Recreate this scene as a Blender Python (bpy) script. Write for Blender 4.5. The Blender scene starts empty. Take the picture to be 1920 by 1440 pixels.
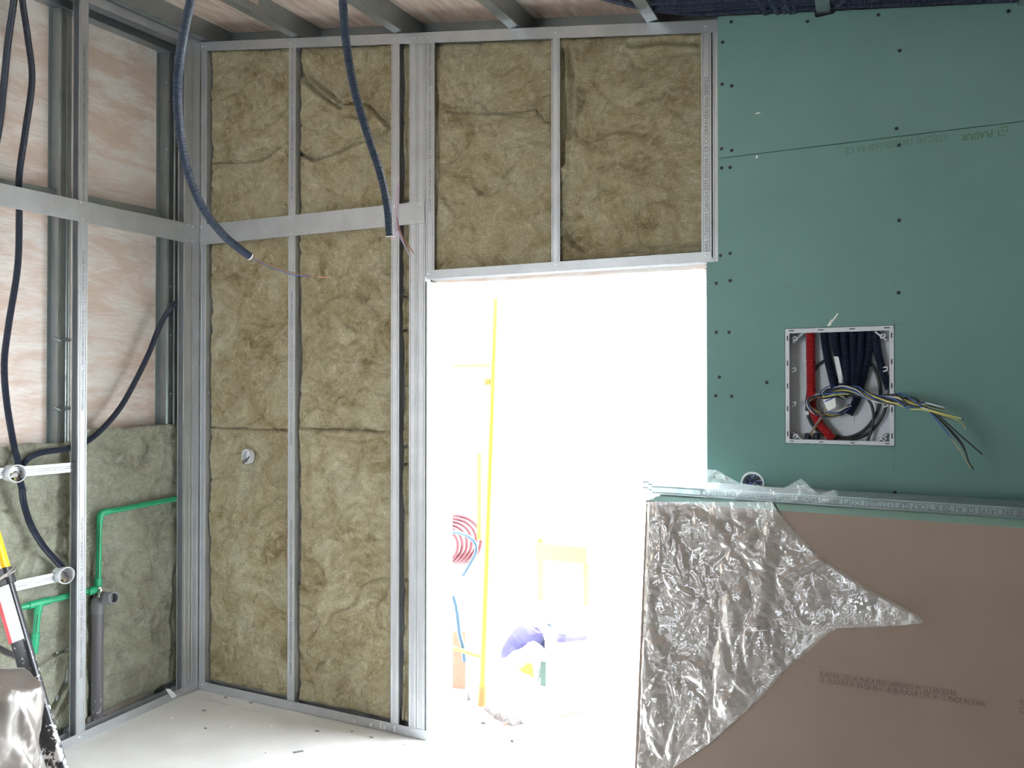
import bpy, bmesh, math, random
from mathutils import Vector, Matrix, noise

random.seed(7)
sc = bpy.context.scene
COL = sc.collection

# ------------------------------------------------------------------ camera
H = 1.55
FPX = 1400.0
YAW = math.atan2(640.0, 1400.0)          # looks to the left of the wall normal
PITCH = math.atan2(13.0, 1400.0)
cam_d = bpy.data.cameras.new('camera')
cam_d.sensor_width = 36.0
cam_d.lens = FPX / 1920.0 * 36.0
cam_d.clip_start = 0.02
cam = bpy.data.objects.new('camera', cam_d)
COL.objects.link(cam)
cam.location = (0, 0, H)
cam.rotation_euler = (math.pi / 2 + PITCH, 0, YAW)
sc.camera = cam
CR = cam.rotation_euler.to_matrix()
CP = Vector((0, 0, H))

# ------------------------------------------------------------------ world, light, exposure
WORLD = 24.0
w = bpy.data.worlds.new('overcast_sky')
sc.world = w
w.use_nodes = True
nt = w.node_tree
nt.nodes.clear()
bg = nt.nodes.new('ShaderNodeBackground')
bg.inputs[0].default_value = (0.86, 0.94, 1.0, 1)
bg.inputs[1].default_value = WORLD
wo = nt.nodes.new('ShaderNodeOutputWorld')
nt.links.new(bg.outputs[0], wo.inputs[0])
sd_ = bpy.data.lights.new('sun', 'SUN')
sd_.energy = 25.0
sd_.angle = 0.01
sd_.color = (1.0, 0.96, 0.90)
sun = bpy.data.objects.new('sun', sd_)
sun.rotation_euler = Vector((-0.62, 0.10, -0.78)).to_track_quat('-Z', 'Y').to_euler()
COL.objects.link(sun)
sc.view_settings.view_transform = 'Standard'
sc.view_settings.look = 'None'
sc.view_settings.exposure = 0.32
sc.view_settings.gamma = 1.0
sc.view_settings.use_curve_mapping = False
sc.cycles.max_bounces = 10
sc.cycles.diffuse_bounces = 6
sc.cycles.transparent_max_bounces = 16
sc.cycles.sample_clamp_indirect = 6.0


def portal(name, loc, rot, sx, sy):
    d = bpy.data.lights.new(name, 'AREA')
    d.shape = 'RECTANGLE'
    d.size = sx
    d.size_y = sy
    d.cycles.is_portal = True
    o = bpy.data.objects.new(name, d)
    o.location = loc
    o.rotation_euler = rot
    COL.objects.link(o)


# ------------------------------------------------------------------ picture measurements -> places in the room
def ray(px, py):
    return CR @ Vector(((px - 960) / FPX, -(py - 720) / FPX, -1.0))


YB = 2.87                                   # face of the steel frame of the far wall


def B(px, py, y=YB):
    d = ray(px, py)
    return CP + d * (y / d.y)


XL = B(374, 733).x                          # face of the steel frame of the left wall
XP = XL - 0.15                              # plywood behind it


def L(px, py, x=XL):
    d = ray(px, py)
    return CP + d * (x / d.x)


def FL(px, py, z=0.0):
    d = ray(px, py)
    return CP + d * ((z - H) / d.z)


def DP(px, py, depth):
    return CP + ray(px, py) * depth


# ------------------------------------------------------------------ materials
def newmat(name):
    m = bpy.data.materials.new(name)
    m.use_nodes = True
    t = m.node_tree
    b = t.nodes['Principled BSDF']
    return m, t, b


def nn(t, typ, **kw):
    n = t.nodes.new(typ)
    for k, v in kw.items():
        setattr(n, k, v)
    return n


def coords(t, scale=(1, 1, 1), rot=(0, 0, 0)):
    tc = nn(t, 'ShaderNodeTexCoord')
    mp = nn(t, 'ShaderNodeMapping')
    mp.inputs['Scale'].default_value = scale
    mp.inputs['Rotation'].default_value = rot
    t.links.new(tc.outputs['Object'], mp.inputs[0])
    return mp.outputs[0]


def noise_n(t, vec, scale, detail=4, rough=0.55, dist=0.0):
    n = nn(t, 'ShaderNodeTexNoise')
    n.inputs['Scale'].default_value = scale
    n.inputs['Detail'].default_value = detail
    n.inputs['Roughness'].default_value = rough
    n.inputs['Distortion'].default_value = dist
    t.links.new(vec, n.inputs['Vector'])
    return n.outputs['Fac']


def ramp(t, fac, stops):
    r = nn(t, 'ShaderNodeValToRGB')
    while len(r.color_ramp.elements) < len(stops):
        r.color_ramp.elements.new(0.5)
    for e, (p, c) in zip(r.color_ramp.elements, stops):
        e.position = p
        e.color = (c[0], c[1], c[2], 1) if isinstance(c, (tuple, list)) else (c, c, c, 1)
    t.links.new(fac, r.inputs[0])
    return r.outputs[0]


def mixc(t, fac, a, b, mode='MIX'):
    m = nn(t, 'ShaderNodeMix', data_type='RGBA', blend_type=mode)
    for sock, v in ((m.inputs[0], fac), (m.inputs[6], a), (m.inputs[7], b)):
        if hasattr(v, 'node'):
            t.links.new(v, sock)
        elif isinstance(v, (tuple, list)):
            sock.default_value = (v[0], v[1], v[2], 1)
        else:
            sock.default_value = v
    return m.outputs[2]


def bump(t, b, h, strength, dist):
    n = nn(t, 'ShaderNodeBump')
    n.inputs['Strength'].default_value = strength
    n.inputs['Distance'].default_value = dist
    t.links.new(h, n.inputs['Height'])
    t.links.new(n.outputs[0], b.inputs['Normal'])


def plain(name, col, rough=0.6, metal=0.0, spec=0.5, var=0.12, scale=25, bumpd=0.0):
    m, t, b = newmat(name)
    v = coords(t)
    f = noise_n(t, v, scale, 3)
    lo = tuple(c * (1 - var) for c in col)
    hi = tuple(min(1, c * (1 + var)) for c in col)
    t.links.new(ramp(t, f, [(0.3, lo), (0.7, hi)]), b.inputs['Base Color'])
    b.inputs['Roughness'].default_value = rough
    b.inputs['Metallic'].default_value = metal
    b.inputs['Specular IOR Level'].default_value = spec
    if bumpd:
        bump(t, b, f, 0.5, bumpd)
    return m


def steel(name, col, rough, metal, streak=(3, 3, 40)):
    m, t, b = newmat(name)
    v = coords(t)
    f1 = noise_n(t, v, 9, 4)
    vo = nn(t, 'ShaderNodeTexVoronoi')
    vo.inputs['Scale'].default_value = 130
    t.links.new(v, vo.inputs['Vector'])
    c1 = ramp(t, f1, [(0.3, tuple(c * 0.90 for c in col)), (0.7, tuple(min(1, c * 1.06) for c in col))])
    c2 = mixc(t, 0.035, c1, vo.outputs['Color'], 'OVERLAY')
    t.links.new(c2, b.inputs['Base Color'])
    b.inputs['Metallic'].default_value = metal
    r = ramp(t, noise_n(t, v, 30, 3), [(0.3, rough - 0.07), (0.7, rough + 0.1)])
    t.links.new(r, b.inputs['Roughness'])
    return m


M = {}
M['steel'] = steel('galvanised_steel', (0.52, 0.535, 0.56), 0.40, 0.7)
M['steel_dark'] = steel('aged_galvanised_steel', (0.36, 0.40, 0.41), 0.36, 0.85)
M['screw'] = plain('zinc_screw', (0.88, 0.88, 0.90), 0.3, 0.25)
M['screw_black'] = plain('black_phosphate_screw', (0.012, 0.014, 0.016), 0.5, 0.2)
M['conduit'] = plain('navy_corrugated_plastic', (0.010, 0.016, 0.036), 0.42, 0, 0.5)
M['conduit_blue'] = plain('blue_corrugated_plastic', (0.012, 0.026, 0.055), 0.42, 0, 0.5)
M['conduit_red'] = plain('red_corrugated_plastic', (0.38, 0.022, 0.028), 0.38)
M['white_plastic'] = plain('white_plastic', (0.72, 0.73, 0.76), 0.38, var=0.03)
M['grey_plastic'] = plain('light_grey_plastic', (0.60, 0.61, 0.66), 0.42, var=0.03)
M['dark_slot'] = plain('dark_slot', (0.03, 0.03, 0.035), 0.7)
M['green_pipe'] = plain('green_polypropylene', (0.022, 0.36, 0.17), 0.38, var=0.08)
M['pvc_grey'] = plain('grey_pvc', (0.19, 0.188, 0.205), 0.4, var=0.1)
M['nickel'] = plain('nickel_brass', (0.75, 0.73, 0.7), 0.22, 1.0)
M['cable_black'] = plain('black_cable_sheath', (0.018, 0.017, 0.018), 0.45)
M['wire_blue'] = plain('blue_wire', (0.03, 0.08, 0.30), 0.4)
M['wire_yellow'] = plain('yellow_green_wire', (0.55, 0.52, 0.13), 0.4)
M['wire_brown'] = plain('brown_wire', (0.30, 0.13, 0.07), 0.4)
M['wire_white'] = plain('white_wire', (0.7, 0.66, 0.6), 0.4)
M['wire_grey'] = plain('grey_wire', (0.30, 0.31, 0.36), 0.4)
M['wire_violet'] = plain('violet_wire', (0.42, 0.27, 0.38), 0.4)
M['copper'] = plain('bare_copper', (0.85, 0.45, 0.28), 0.3, 1.0)
M['ink'] = plain('printed_ink', (0.13, 0.13, 0.15), 0.7)
M['ink_green'] = plain('faded_green_ink', (0.085, 0.165, 0.115), 0.8)
M['ink_brown'] = plain('faded_grey_ink', (0.095, 0.070, 0.06), 0.8)
M['yellow'] = plain('yellow_enamel', (0.85, 0.50, 0.012), 0.35, var=0.06)
M['yellow_out'] = plain('yellow_lacquer', (0.50, 0.34, 0.006), 0.5)
M['orange_out'] = plain('orange_lacquer', (0.22, 0.075, 0.012), 0.6)
M['red_label'] = plain('red_tape', (0.75, 0.06, 0.08), 0.5)
M['white_label'] = plain('white_label', (0.85, 0.84, 0.82), 0.6, var=0.04)
M['red_coil'] = plain('crimson_corrugated_plastic', (0.055, 0.003, 0.009), 0.6)
M['blue_pipe'] = plain('sky_blue_plastic', (0.003, 0.030, 0.065), 0.45)
M['blue_bag'] = plain('blue_printed_bag', (0.010, 0.009, 0.045), 0.7, var=0.3, scale=18)
M['white_bag'] = plain('white_sack', (0.55, 0.58, 0.6), 0.6)
M['yellow_bag'] = plain('yellow_sack', (0.09, 0.085, 0.002), 0.5)
M['teal_board'] = plain('teal_board', (0.006, 0.028, 0.020), 0.6)
M['terracotta'] = plain('terracotta_brick', (0.12, 0.065, 0.045), 0.8)
M['debris'] = plain('concrete_debris', (0.06, 0.05, 0.047), 0.9, var=0.4, scale=60, bumpd=0.01)
M['chip_grey'] = plain('grey_grit', (0.26, 0.25, 0.24), 0.9)
M['pink_post'] = plain('reddish_post', (0.075, 0.055, 0.058), 0.7)
M['render_white'] = plain('white_render', (0.8, 0.8, 0.78), 0.8, var=0.03)
M['ground'] = plain('pale_ground', (0.66, 0.65, 0.63), 0.9, var=0.12, scale=12)


def mat_wool(name='mineral_wool', grey=0.0):
    m, t, b = newmat(name)

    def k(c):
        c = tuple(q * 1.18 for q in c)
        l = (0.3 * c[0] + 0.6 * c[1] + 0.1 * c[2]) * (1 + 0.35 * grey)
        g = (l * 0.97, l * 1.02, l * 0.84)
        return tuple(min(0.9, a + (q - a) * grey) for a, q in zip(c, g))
    v = coords(t)
    big = noise_n(t, v, 5.0, 10, 0.76, 0.6)
    c = ramp(t, big, [(0.34, k((0.27, 0.21, 0.105))), (0.45, k((0.46, 0.385, 0.235))), (0.55, k((0.57, 0.505, 0.335))), (0.68, k((0.72, 0.67, 0.50)))])
    # pale fibre swirls
    v2 = coords(t, (1, 1, 1), (0.3, 0.5, 0.2))
    sw = noise_n(t, v2, 8, 11, 0.80, 3.6)
    c = mixc(t, ramp(t, sw, [(0.52, 0.0), (0.64, 0.72)]), c, k((0.76, 0.71, 0.55)))
    # brown binder stains and clots
    st = noise_n(t, v2, 6, 10, 0.75, 1.8)
    c = mixc(t, ramp(t, st, [(0.55, 0.0), (0.68, 0.70)]), c, k((0.23, 0.17, 0.08)))
    sp = noise_n(t, v, 22, 6, 0.62, 1.6)
    c = mixc(t, ramp(t, sp, [(0.66, 0.0), (0.73, 0.8)]), c, k((0.12, 0.09, 0.048)))
    fine = noise_n(t, coords(t, (1, 1, 2.0), (0.4, 0.2, 0.9)), 42, 9, 0.78, 2.8)
    c = mixc(t, ramp(t, fine, [(0.38, 0.55), (0.54, 0.0)]), c, k((0.25, 0.20, 0.105)))
    t.links.new(c, b.inputs['Base Color'])
    b.inputs['Roughness'].default_value = 0.95
    b.inputs['Specular IOR Level'].default_value = 0.12
    h = mixc(t, 0.6, fine, sw)
    bump(t, b, h, 1.0, 0.03)
    return m


M['wool'] = mat_wool()
M['wool_lit'] = mat_wool('lit_mineral_wool', 0.72)  # lighter grey-green copy of the same wool; missing light painted into the colour


def mat_ply():
    m, t, b = newmat('plywood')
    v = coords(t, (1.0, 1.0, 3.2))
    f = noise_n(t, v, 3.0, 8, 0.68, 0.4)
    c = ramp(t, f, [(0.30, (0.62, 0.48, 0.41)), (0.44, (0.70, 0.57, 0.50)), (0.55, (0.82, 0.76, 0.72)), (0.75, (0.88, 0.85, 0.82))])
    g = noise_n(t, coords(t, (3, 3, 42.0)), 4, 6, 0.7, 0.5)
    c = mixc(t, ramp(t, g, [(0.40, 0.5), (0.52, 0.0)]), c, (0.60, 0.46, 0.39))
    t.links.new(c, b.inputs['Base Color'])
    b.inputs['Roughness'].default_value = 0.7
    bump(t, b, g, 0.15, 0.002)
    return m


M['ply'] = mat_ply()


def mat_ply_ceiling():
    m, t, b = newmat('plywood_ceiling')
    f = noise_n(t, coords(t, (7, 1, 1)), 4.0, 7, 0.65, 0.3)
    c = ramp(t, f, [(0.30, (0.40, 0.29, 0.22)), (0.5, (0.50, 0.40, 0.33)), (0.68, (0.66, 0.60, 0.54))])
    t.links.new(c, b.inputs['Base Color'])
    b.inputs['Roughness'].default_value = 0.75
    return m


M['ply_ceiling'] = mat_ply_ceiling()


def mat_floor():
    m, t, b = newmat('dusty_concrete')
    v = coords(t)
    f = noise_n(t, v, 3.0, 7, 0.6, 0.3)
    c = ramp(t, f, [(0.3, (0.62, 0.61, 0.595)), (0.5, (0.70, 0.69, 0.68)), (0.7, (0.77, 0.765, 0.76))])
    g = noise_n(t, v, 90, 4, 0.7)
    c = mixc(t, ramp(t, g, [(0.64, 0.0), (0.74, 0.35)]), c, (0.34, 0.31, 0.28))
    t.links.new(c, b.inputs['Base Color'])
    b.inputs['Roughness'].default_value = 0.85
    bump(t, b, g, 0.25, 0.004)
    return m


M['floor'] = mat_floor()


def mat_paper(name, a, bcol, streakz=3.0):
    m, t, b = newmat(name)
    f = noise_n(t, coords(t), 2.2, 5, 0.55)
    c = ramp(t, f, [(0.3, a), (0.7, bcol)])
    g = noise_n(t, coords(t, (3, 3, 90)), 10, 3)
    c = mixc(t, ramp(t, g, [(0.35, 0.12), (0.6, 0.0)]), c, tuple(x * 0.7 for x in a))
    t.links.new(c, b.inputs['Base Color'])
    b.inputs['Roughness'].default_value = 0.62
    b.inputs['Specular IOR Level'].default_value = 0.35
    return m


M['green_paper'] = mat_paper('green_board_paper', (0.127, 0.232, 0.220), (0.146, 0.262, 0.247))
M['brown_paper'] = mat_paper('brown_board_paper', (0.205, 0.150, 0.120), (0.24, 0.18, 0.145))
M['gypsum'] = plain('gypsum_core', (0.62, 0.62, 0.60), 0.9, var=0.05)
M['board_edge'] = mat_paper('green_board_edge', (0.15, 0.30, 0.27), (0.26, 0.42, 0.38))


def mat_painted_black():
    m, t, b = newmat('black_enamel_with_white_paint')
    v = coords(t)
    f = noise_n(t, v, 45, 4, 0.65, 0.3)
    sep = nn(t, 'ShaderNodeSeparateXYZ')
    t.links.new(v, sep.inputs[0])
    mr = nn(t, 'ShaderNodeMapRange')
    mr.inputs['From Min'].default_value = 0.75
    mr.inputs['From Max'].default_value = 0.25
    mr.inputs['To Min'].default_value = -0.05
    mr.inputs['To Max'].default_value = 0.16
    t.links.new(sep.outputs[2], mr.inputs[0])
    ad = nn(t, 'ShaderNodeMath', operation='ADD')
    t.links.new(f, ad.inputs[0])
    t.links.new(mr.outputs[0], ad.inputs[1])
    k = ramp(t, ad.outputs[0], [(0.60, 0.0), (0.63, 1.0)])
    c = mixc(t, k, (0.022, 0.022, 0.028), (0.66, 0.64, 0.62))
    t.links.new(c, b.inputs['Base Color'])
    b.inputs['Roughness'].default_value = 0.35
    return m


M['spattered'] = mat_painted_black()


def mat_pvc_dusty():
    m, t, b = newmat('grey_pvc_dusty')
    v = coords(t)
    f = noise_n(t, v, 60, 4, 0.7, 0.3)
    sep = nn(t, 'ShaderNodeSeparateXYZ')
    t.links.new(v, sep.inputs[0])
    mr = nn(t, 'ShaderNodeMapRange')
    mr.inputs['From Min'].default_value = 0.40
    mr.inputs['From Max'].default_value = 0.10
    mr.inputs['To Min'].default_value = -0.12
    mr.inputs['To Max'].default_value = 0.06
    t.links.new(sep.outputs[2], mr.inputs[0])
    ad = nn(t, 'ShaderNodeMath', operation='ADD')
    t.links.new(f, ad.inputs[0])
    t.links.new(mr.outputs[0], ad.inputs[1])
    k = ramp(t, ad.outputs[0], [(0.60, 0.0), (0.66, 0.7)])
    c = mixc(t, k, (0.135, 0.13, 0.145), (0.5, 0.49, 0.48))
    t.links.new(c, b.inputs['Base Color'])
    b.inputs['Roughness'].default_value = 0.42
    return m


M['pvc_dusty'] = mat_pvc_dusty()


def mat_film(name, milk=0.22, tint=(0.9, 0.9, 0.92), rough=0.12, spec=1.0, wr=22):
    m = bpy.data.materials.new(name)
    m.use_nodes = True
    t = m.node_tree
    t.nodes.clear()
    out = nn(t, 'ShaderNodeOutputMaterial')
    tr = nn(t, 'ShaderNodeBsdfTransparent')
    tr.inputs[0].default_value = (0.97, 0.97, 0.97, 1)
    df = nn(t, 'ShaderNodeBsdfDiffuse')
    df.inputs[0].default_value = (*tint, 1)
    tl = nn(t, 'ShaderNodeBsdfTranslucent')
    tl.inputs[0].default_value = (*tint, 1)
    md = nn(t, 'ShaderNodeMixShader')
    md.inputs[0].default_value = 0.4
    t.links.new(df.outputs[0], md.inputs[1])
    t.links.new(tl.outputs[0], md.inputs[2])
    m1 = nn(t, 'ShaderNodeMixShader')
    m1.inputs[0].default_value = milk
    t.links.new(tr.outputs[0], m1.inputs[1])
    t.links.new(md.outputs[0], m1.inputs[2])
    gl = nn(t, 'ShaderNodeBsdfGlossy')
    gl.inputs['Roughness'].default_value = rough
    gl.inputs[0].default_value = (1, 1, 1, 1)
    fr = nn(t, 'ShaderNodeFresnel')
    fr.inputs['IOR'].default_value = 1.5
    mm = nn(t, 'ShaderNodeMath', operation='MULTIPLY')
    mm.inputs[1].default_value = 2.0 * spec
    mm.use_clamp = True
    t.links.new(fr.outputs[0], mm.inputs[0])
    m2 = nn(t, 'ShaderNodeMixShader')
    t.links.new(mm.outputs[0], m2.inputs[0])
    t.links.new(m1.outputs[0], m2.inputs[1])
    t.links.new(gl.outputs[0], m2.inputs[2])
    v = coords(t, (1, 1, 1), (0.2, 0.5, 0.7))
    h = noise_n(t, v, wr, 5, 0.55, 1.5)
    bn = nn(t, 'ShaderNodeBump')
    bn.inputs['Strength'].default_value = 0.6
    bn.inputs['Distance'].default_value = 0.01
    t.links.new(h, bn.inputs['Height'])
    t.links.new(bn.outputs[0], gl.inputs['Normal'])
    t.links.new(m2.outputs[0], out.inputs[0])
    return m


M['film'] = mat_film('clear_polythene', 0.23, spec=1.35)
M['film_thin'] = mat_film('thin_clear_polythene', 0.24, spec=1.0)
M['film_bag'] = mat_film('milky_polythene', 0.42, (0.42, 0.39, 0.37), 0.28, 0.7, 9)


# ------------------------------------------------------------------ mesh helpers
def orth(d):
    d = d.normalized()
    a = Vector((0, 0, 1)) if abs(d.z) < 0.9 else Vector((1, 0, 0))
    u = a.cross(d).normalized()
    return u, d.cross(u)


def spline(pts, step=0.02):
    pts = [Vector(p) for p in pts]
    if len(pts) == 2:
        return pts
    P = [pts[0] * 2 - pts[1]] + pts + [pts[-1] * 2 - pts[-2]]
    out = []
    for i in range(1, len(P) - 2):
        p0, p1, p2, p3 = P[i - 1], P[i], P[i + 1], P[i + 2]
        n = max(2, int((p2 - p1).length / step))
        for k in range(n):
            s = k / n
            out.append(0.5 * ((2 * p1) + (p2 - p0) * s + (2 * p0 - 5 * p1 + 4 * p2 - p3) * s * s + (3 * p1 - p0 - 3 * p2 + p3) * s ** 3))
    out.append(pts[-1])
    return out


class MB:
    def __init__(s):
        s.v = []
        s.f = []
        s.mi = []

    def add(s, vs, fs, mi=0):
        o = len(s.v)
        s.v += [tuple(v) for v in vs]
        s.f += [[i + o for i in f] for f in fs]
        s.mi += [mi] * len(fs)
        return s

    def box(s, a, b, mi=0):
        x0, x1 = sorted((a[0], b[0]))
        y0, y1 = sorted((a[1], b[1]))
        z0, z1 = sorted((a[2], b[2]))
        return s.add([(x0, y0, z0), (x1, y0, z0), (x1, y1, z0), (x0, y1, z0), (x0, y0, z1), (x1, y0, z1), (x1, y1, z1), (x0, y1, z1)],
                     [(0, 3, 2, 1), (4, 5, 6, 7), (0, 1, 5, 4), (1, 2, 6, 5), (2, 3, 7, 6), (3, 0, 4, 7)], mi)

    def obox(s, o, e1, e2, e3, mi=0):
        o, e1, e2, e3 = map(Vector, (o, e1, e2, e3))
        vs = [o, o + e1, o + e1 + e2, o + e2, o + e3, o + e1 + e3, o + e1 + e2 + e3, o + e2 + e3]
        return s.add(vs, [(0, 3, 2, 1), (4, 5, 6, 7), (0, 1, 5, 4), (1, 2, 6, 5), (2, 3, 7, 6), (3, 0, 4, 7)], mi)

    def extrude(s, prof, p0, p1, U, V, mi=0):
        n = len(prof)
        p0, p1, U, V = map(Vector, (p0, p1, U, V))
        vs = [p0 + U * a + V * b for a, b in prof] + [p1 + U * a + V * b for a, b in prof]
        fs = [(i, (i + 1) % n, (i + 1) % n + n, i + n) for i in range(n)]
        fs += [tuple(range(n))[::-1], tuple(range(n, 2 * n))]
        return s.add(vs, fs, mi)

    def tube(s, pts, r, seg=10, corr=0.0, pitch=0.005, raw=False, cap=True, mi=0):
        if corr:
            P = spline(pts, 0.012)
            Ls = [0]
            for i in range(1, len(P)):
                Ls.append(Ls[-1] + (P[i] - P[i - 1]).length)
            n = max(4, int(Ls[-1] / pitch) * 2)
            Q = []
            j = 0
            for k in range(n + 1):
                d = Ls[-1] * k / n
                while j < len(P) - 2 and Ls[j + 1] < d:
                    j += 1
                seglen = max(1e-9, Ls[j + 1] - Ls[j])
                Q.append(P[j].lerp(P[j + 1], (d - Ls[j]) / seglen))
            P = Q
        else:
            P = [Vector(p) for p in pts] if raw else spline(pts, max(0.012, r))
        n = len(P)
        T = [(P[min(i + 1, n - 1)] - P[max(i - 1, 0)]).normalized() for i in range(n)]
        u, _ = orth(T[0])
        vs = []
        for i in range(n):
            u = (u - T[i] * u.dot(T[i])).normalized()
            w2 = T[i].cross(u)
            ri = r[i] if isinstance(r, (list, tuple)) else r
            if corr:
                ri = ri + (corr if i % 2 else -corr)
            for k in range(seg):
                a = 2 * math.pi * k / seg
                vs.append(P[i] + (u * math.cos(a) + w2 * math.sin(a)) * ri)
        fs = []
        for i in range(n - 1):
            for k in range(seg):
                k2 = (k + 1) % seg
                fs.append((i * seg + k, i * seg + k2, (i + 1) * seg + k2, (i + 1) * seg + k))
        if cap:
            fs.append(tuple(range(seg))[::-1])
            fs.append(tuple(range((n - 1) * seg, n * seg)))
        return s.add(vs, fs, mi)

    def lathe(s, c, axis, prof, seg=24, mi=0, close=False):
        """prof: list of (distance along axis, radius)"""
        c = Vector(c)
        ax = Vector(axis).normalized()
        u, w2 = orth(ax)
        vs = []
        for d, r in prof:
            for k in range(seg):
                a = 2 * math.pi * k / seg
                vs.append(c + ax * d + (u * math.cos(a) + w2 * math.sin(a)) * r)
        n = len(prof)
        fs = []
        for i in range(n if close else n - 1):
            i2 = (i + 1) % n
            for k in range(seg):
                k2 = (k + 1) % seg
                fs.append((i * seg + k, i * seg + k2, i2 * seg + k2, i2 * seg + k))
        if not close:
            fs.append(tuple(range(seg))[::-1])
            fs.append(tuple(range((n - 1) * seg, n * seg)))
        return s.add(vs, fs, mi)

    def build(s, name, mats, parent=None, smooth=False, fix=True):
        me = bpy.data.meshes.new(name)
        me.from_pydata(s.v, [], s.f)
        if not isinstance(mats, (list, tuple)):
            mats = [mats]
        for m in mats:
            me.materials.append(M[m])
        if len(mats) > 1:
            me.polygons.foreach_set('material_index', s.mi)
        if fix:
            bm = bmesh.new()
            bm.from_mesh(me)
            bmesh.ops.recalc_face_normals(bm, faces=bm.faces)
            bm.to_mesh(me)
            bm.free()
        if smooth:
            me.polygons.foreach_set('use_smooth', [True] * len(me.polygons))
            try:
                me.set_sharp_from_angle(angle=math.radians(40))
            except Exception:
                pass
        me.update()
        return link(name, me, parent)


def link(name, me, parent=None, loc=None, rot=None):
    o = bpy.data.objects.new(name, me)
    COL.objects.link(o)
    if loc is not None:
        o.location = loc
    if rot is not None:
        o.rotation_euler = rot
    if parent is not None:
        o.parent = parent
        base = parent
        while base.parent:
            base = base.parent
        o.matrix_parent_inverse = Matrix.Translation(-base.location) if parent is base else Matrix.Identity(4)
        if parent is not base:
            # parts are stored in room coordinates; cancel what the chain above adds
            o.matrix_parent_inverse = Matrix.Translation(-Vector(parent.location))
    return o


def tag(o, label, cat, group=None, kind=None):
    o['label'] = label
    o['category'] = cat
    if group:
        o['group'] = group
    if kind:
        o['kind'] = kind
    return o


def thing(name, loc, label, cat, group=None):
    o = bpy.data.objects.new(name, None)
    o.empty_display_size = 0.05
    o.location = loc
    COL.objects.link(o)
    return tag(o, label, cat, group)


def struct(o, label=None):
    o['kind'] = 'structure'
    if label:
        o['label'] = label
    return o


def text(body, size, org, xd, yd, mat, parent, name='print', align='LEFT', bold=0.0, sx=1.0):
    cu = bpy.data.curves.new(name, 'FONT')
    cu.body = body
    cu.size = size
    cu.align_x = align
    cu.offset = bold
    cu.resolution_u = 2
    ob = bpy.data.objects.new(name, cu)
    COL.objects.link(ob)
    dg = bpy.context.evaluated_depsgraph_get()
    me = bpy.data.meshes.new_from_object(ob.evaluated_get(dg))
    bpy.data.objects.remove(ob)
    xd, yd, org = Vector(xd).normalized(), Vector(yd).normalized(), Vector(org)
    for v in me.vertices:
        v.co = org + xd * (v.co.x * sx) + yd * v.co.y
    me.materials.clear()
    me.materials.append(M[mat])
    me.name = name
    return link(name, me, parent)


X, Y, Z = Vector((1, 0, 0)), Vector((0, 1, 0)), Vector((0, 0, 1))
T_ = 0.0011


def c_profile(wd, dp, lip=0.007, web='lo', groove=True):
    """closed outline of a thin C stud: face flange along a at b=0, web, rear flange"""
    t = T_
    g = 0.0012
    face = [(0, 0)]
    if groove:
        for c in (0.18, 0.82):
            face += [(wd * c - 0.0015, 0), (wd * c, g), (wd * c + 0.0015, 0)]
    face += [(wd, 0)]
    pr = face + [(wd, lip), (wd - t, lip), (wd - t, t + g), (t, t + g), (t, dp - t), (wd - t, dp - t), (wd - t, dp - lip), (wd, dp - lip), (wd, dp), (0, dp)]
    if web == 'hi':
        pr = [(wd - a, b) for a, b in pr]
    return pr


def u_profile(wd, dp):
    """U track: face flange (b=0), web along a=wd side, rear flange"""
    t = T_
    return [(0, 0), (wd, 0), (wd, dp), (0, dp), (0, dp - t), (wd - t, dp - t), (wd - t, t), (0, t)]


_sm = None


def screw_mesh(mat):
    b = MB()
    b.lathe((0, 0, 0), (0, 0, 1), [(0, 0.0042), (0.0012, 0.0040), (0.0020, 0.0026), (0.0022, 0.0012)], 10)
    me = bpy.data.meshes.new('screw')
    me.from_pydata(b.v, [], b.f)
    me.materials.append(M[mat])
    return me


SCREW = screw_mesh('screw')
b = MB()
b.lathe((0, 0, 0), (0, 0, 1), [(0.0003, 0.0062), (0.0009, 0.0058), (0.0004, 0.0030), (0.0002, 0.0012)], 12)
SCREW_B = bpy.data.meshes.new('screw')
SCREW_B.from_pydata(b.v, [], b.f)
SCREW_B.materials.append(M['screw_black'])
R_BACK = (math.pi / 2, 0, 0)               # local z -> -y
R_LEFT = (0, math.pi / 2, 0)               # local z -> +x


def screws(parent, pts, rot, mesh=None):
    for p in pts:
        link('screw', mesh or SCREW, parent, p, rot)


# ================================================================== STRUCTURE
XR = 2.6
YN = -2.0
YO = 3.10
xd0 = B(799, 733).x                        # door opening
xd1 = B(1326, 733).x
zd0 = B(800, 527).z
zd1 = B(1326, 498).z
T0 = B(385, 78)
T1 = B(1347, 38)
sx_ = (T1.z - T0.z) / (T1.x - T0.x)        # fall of the roof to the right
sy_ = ray(1600, 616).z / ray(1600, 616).y  # rise of the roof towards the far wall


def ceil_z(x, y):
    """underside of the joists"""
    return T0.z + (x - T0.x) * sx_ + (y - YB) * sy_


JH = 0.105                                 # joist height

# floor
b = MB().box((XP - 0.05, YN, -0.12), (XR, 2.782, 0))
struct(b.build('floor', 'floor'), 'dusty pale concrete floor')
b = MB().box((XP - 0.05, 2.788, -0.12), (XR, YO, -0.003))
struct(b.build('trim_1', 'floor'), 'pale concrete threshold strip under the door opening')
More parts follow.
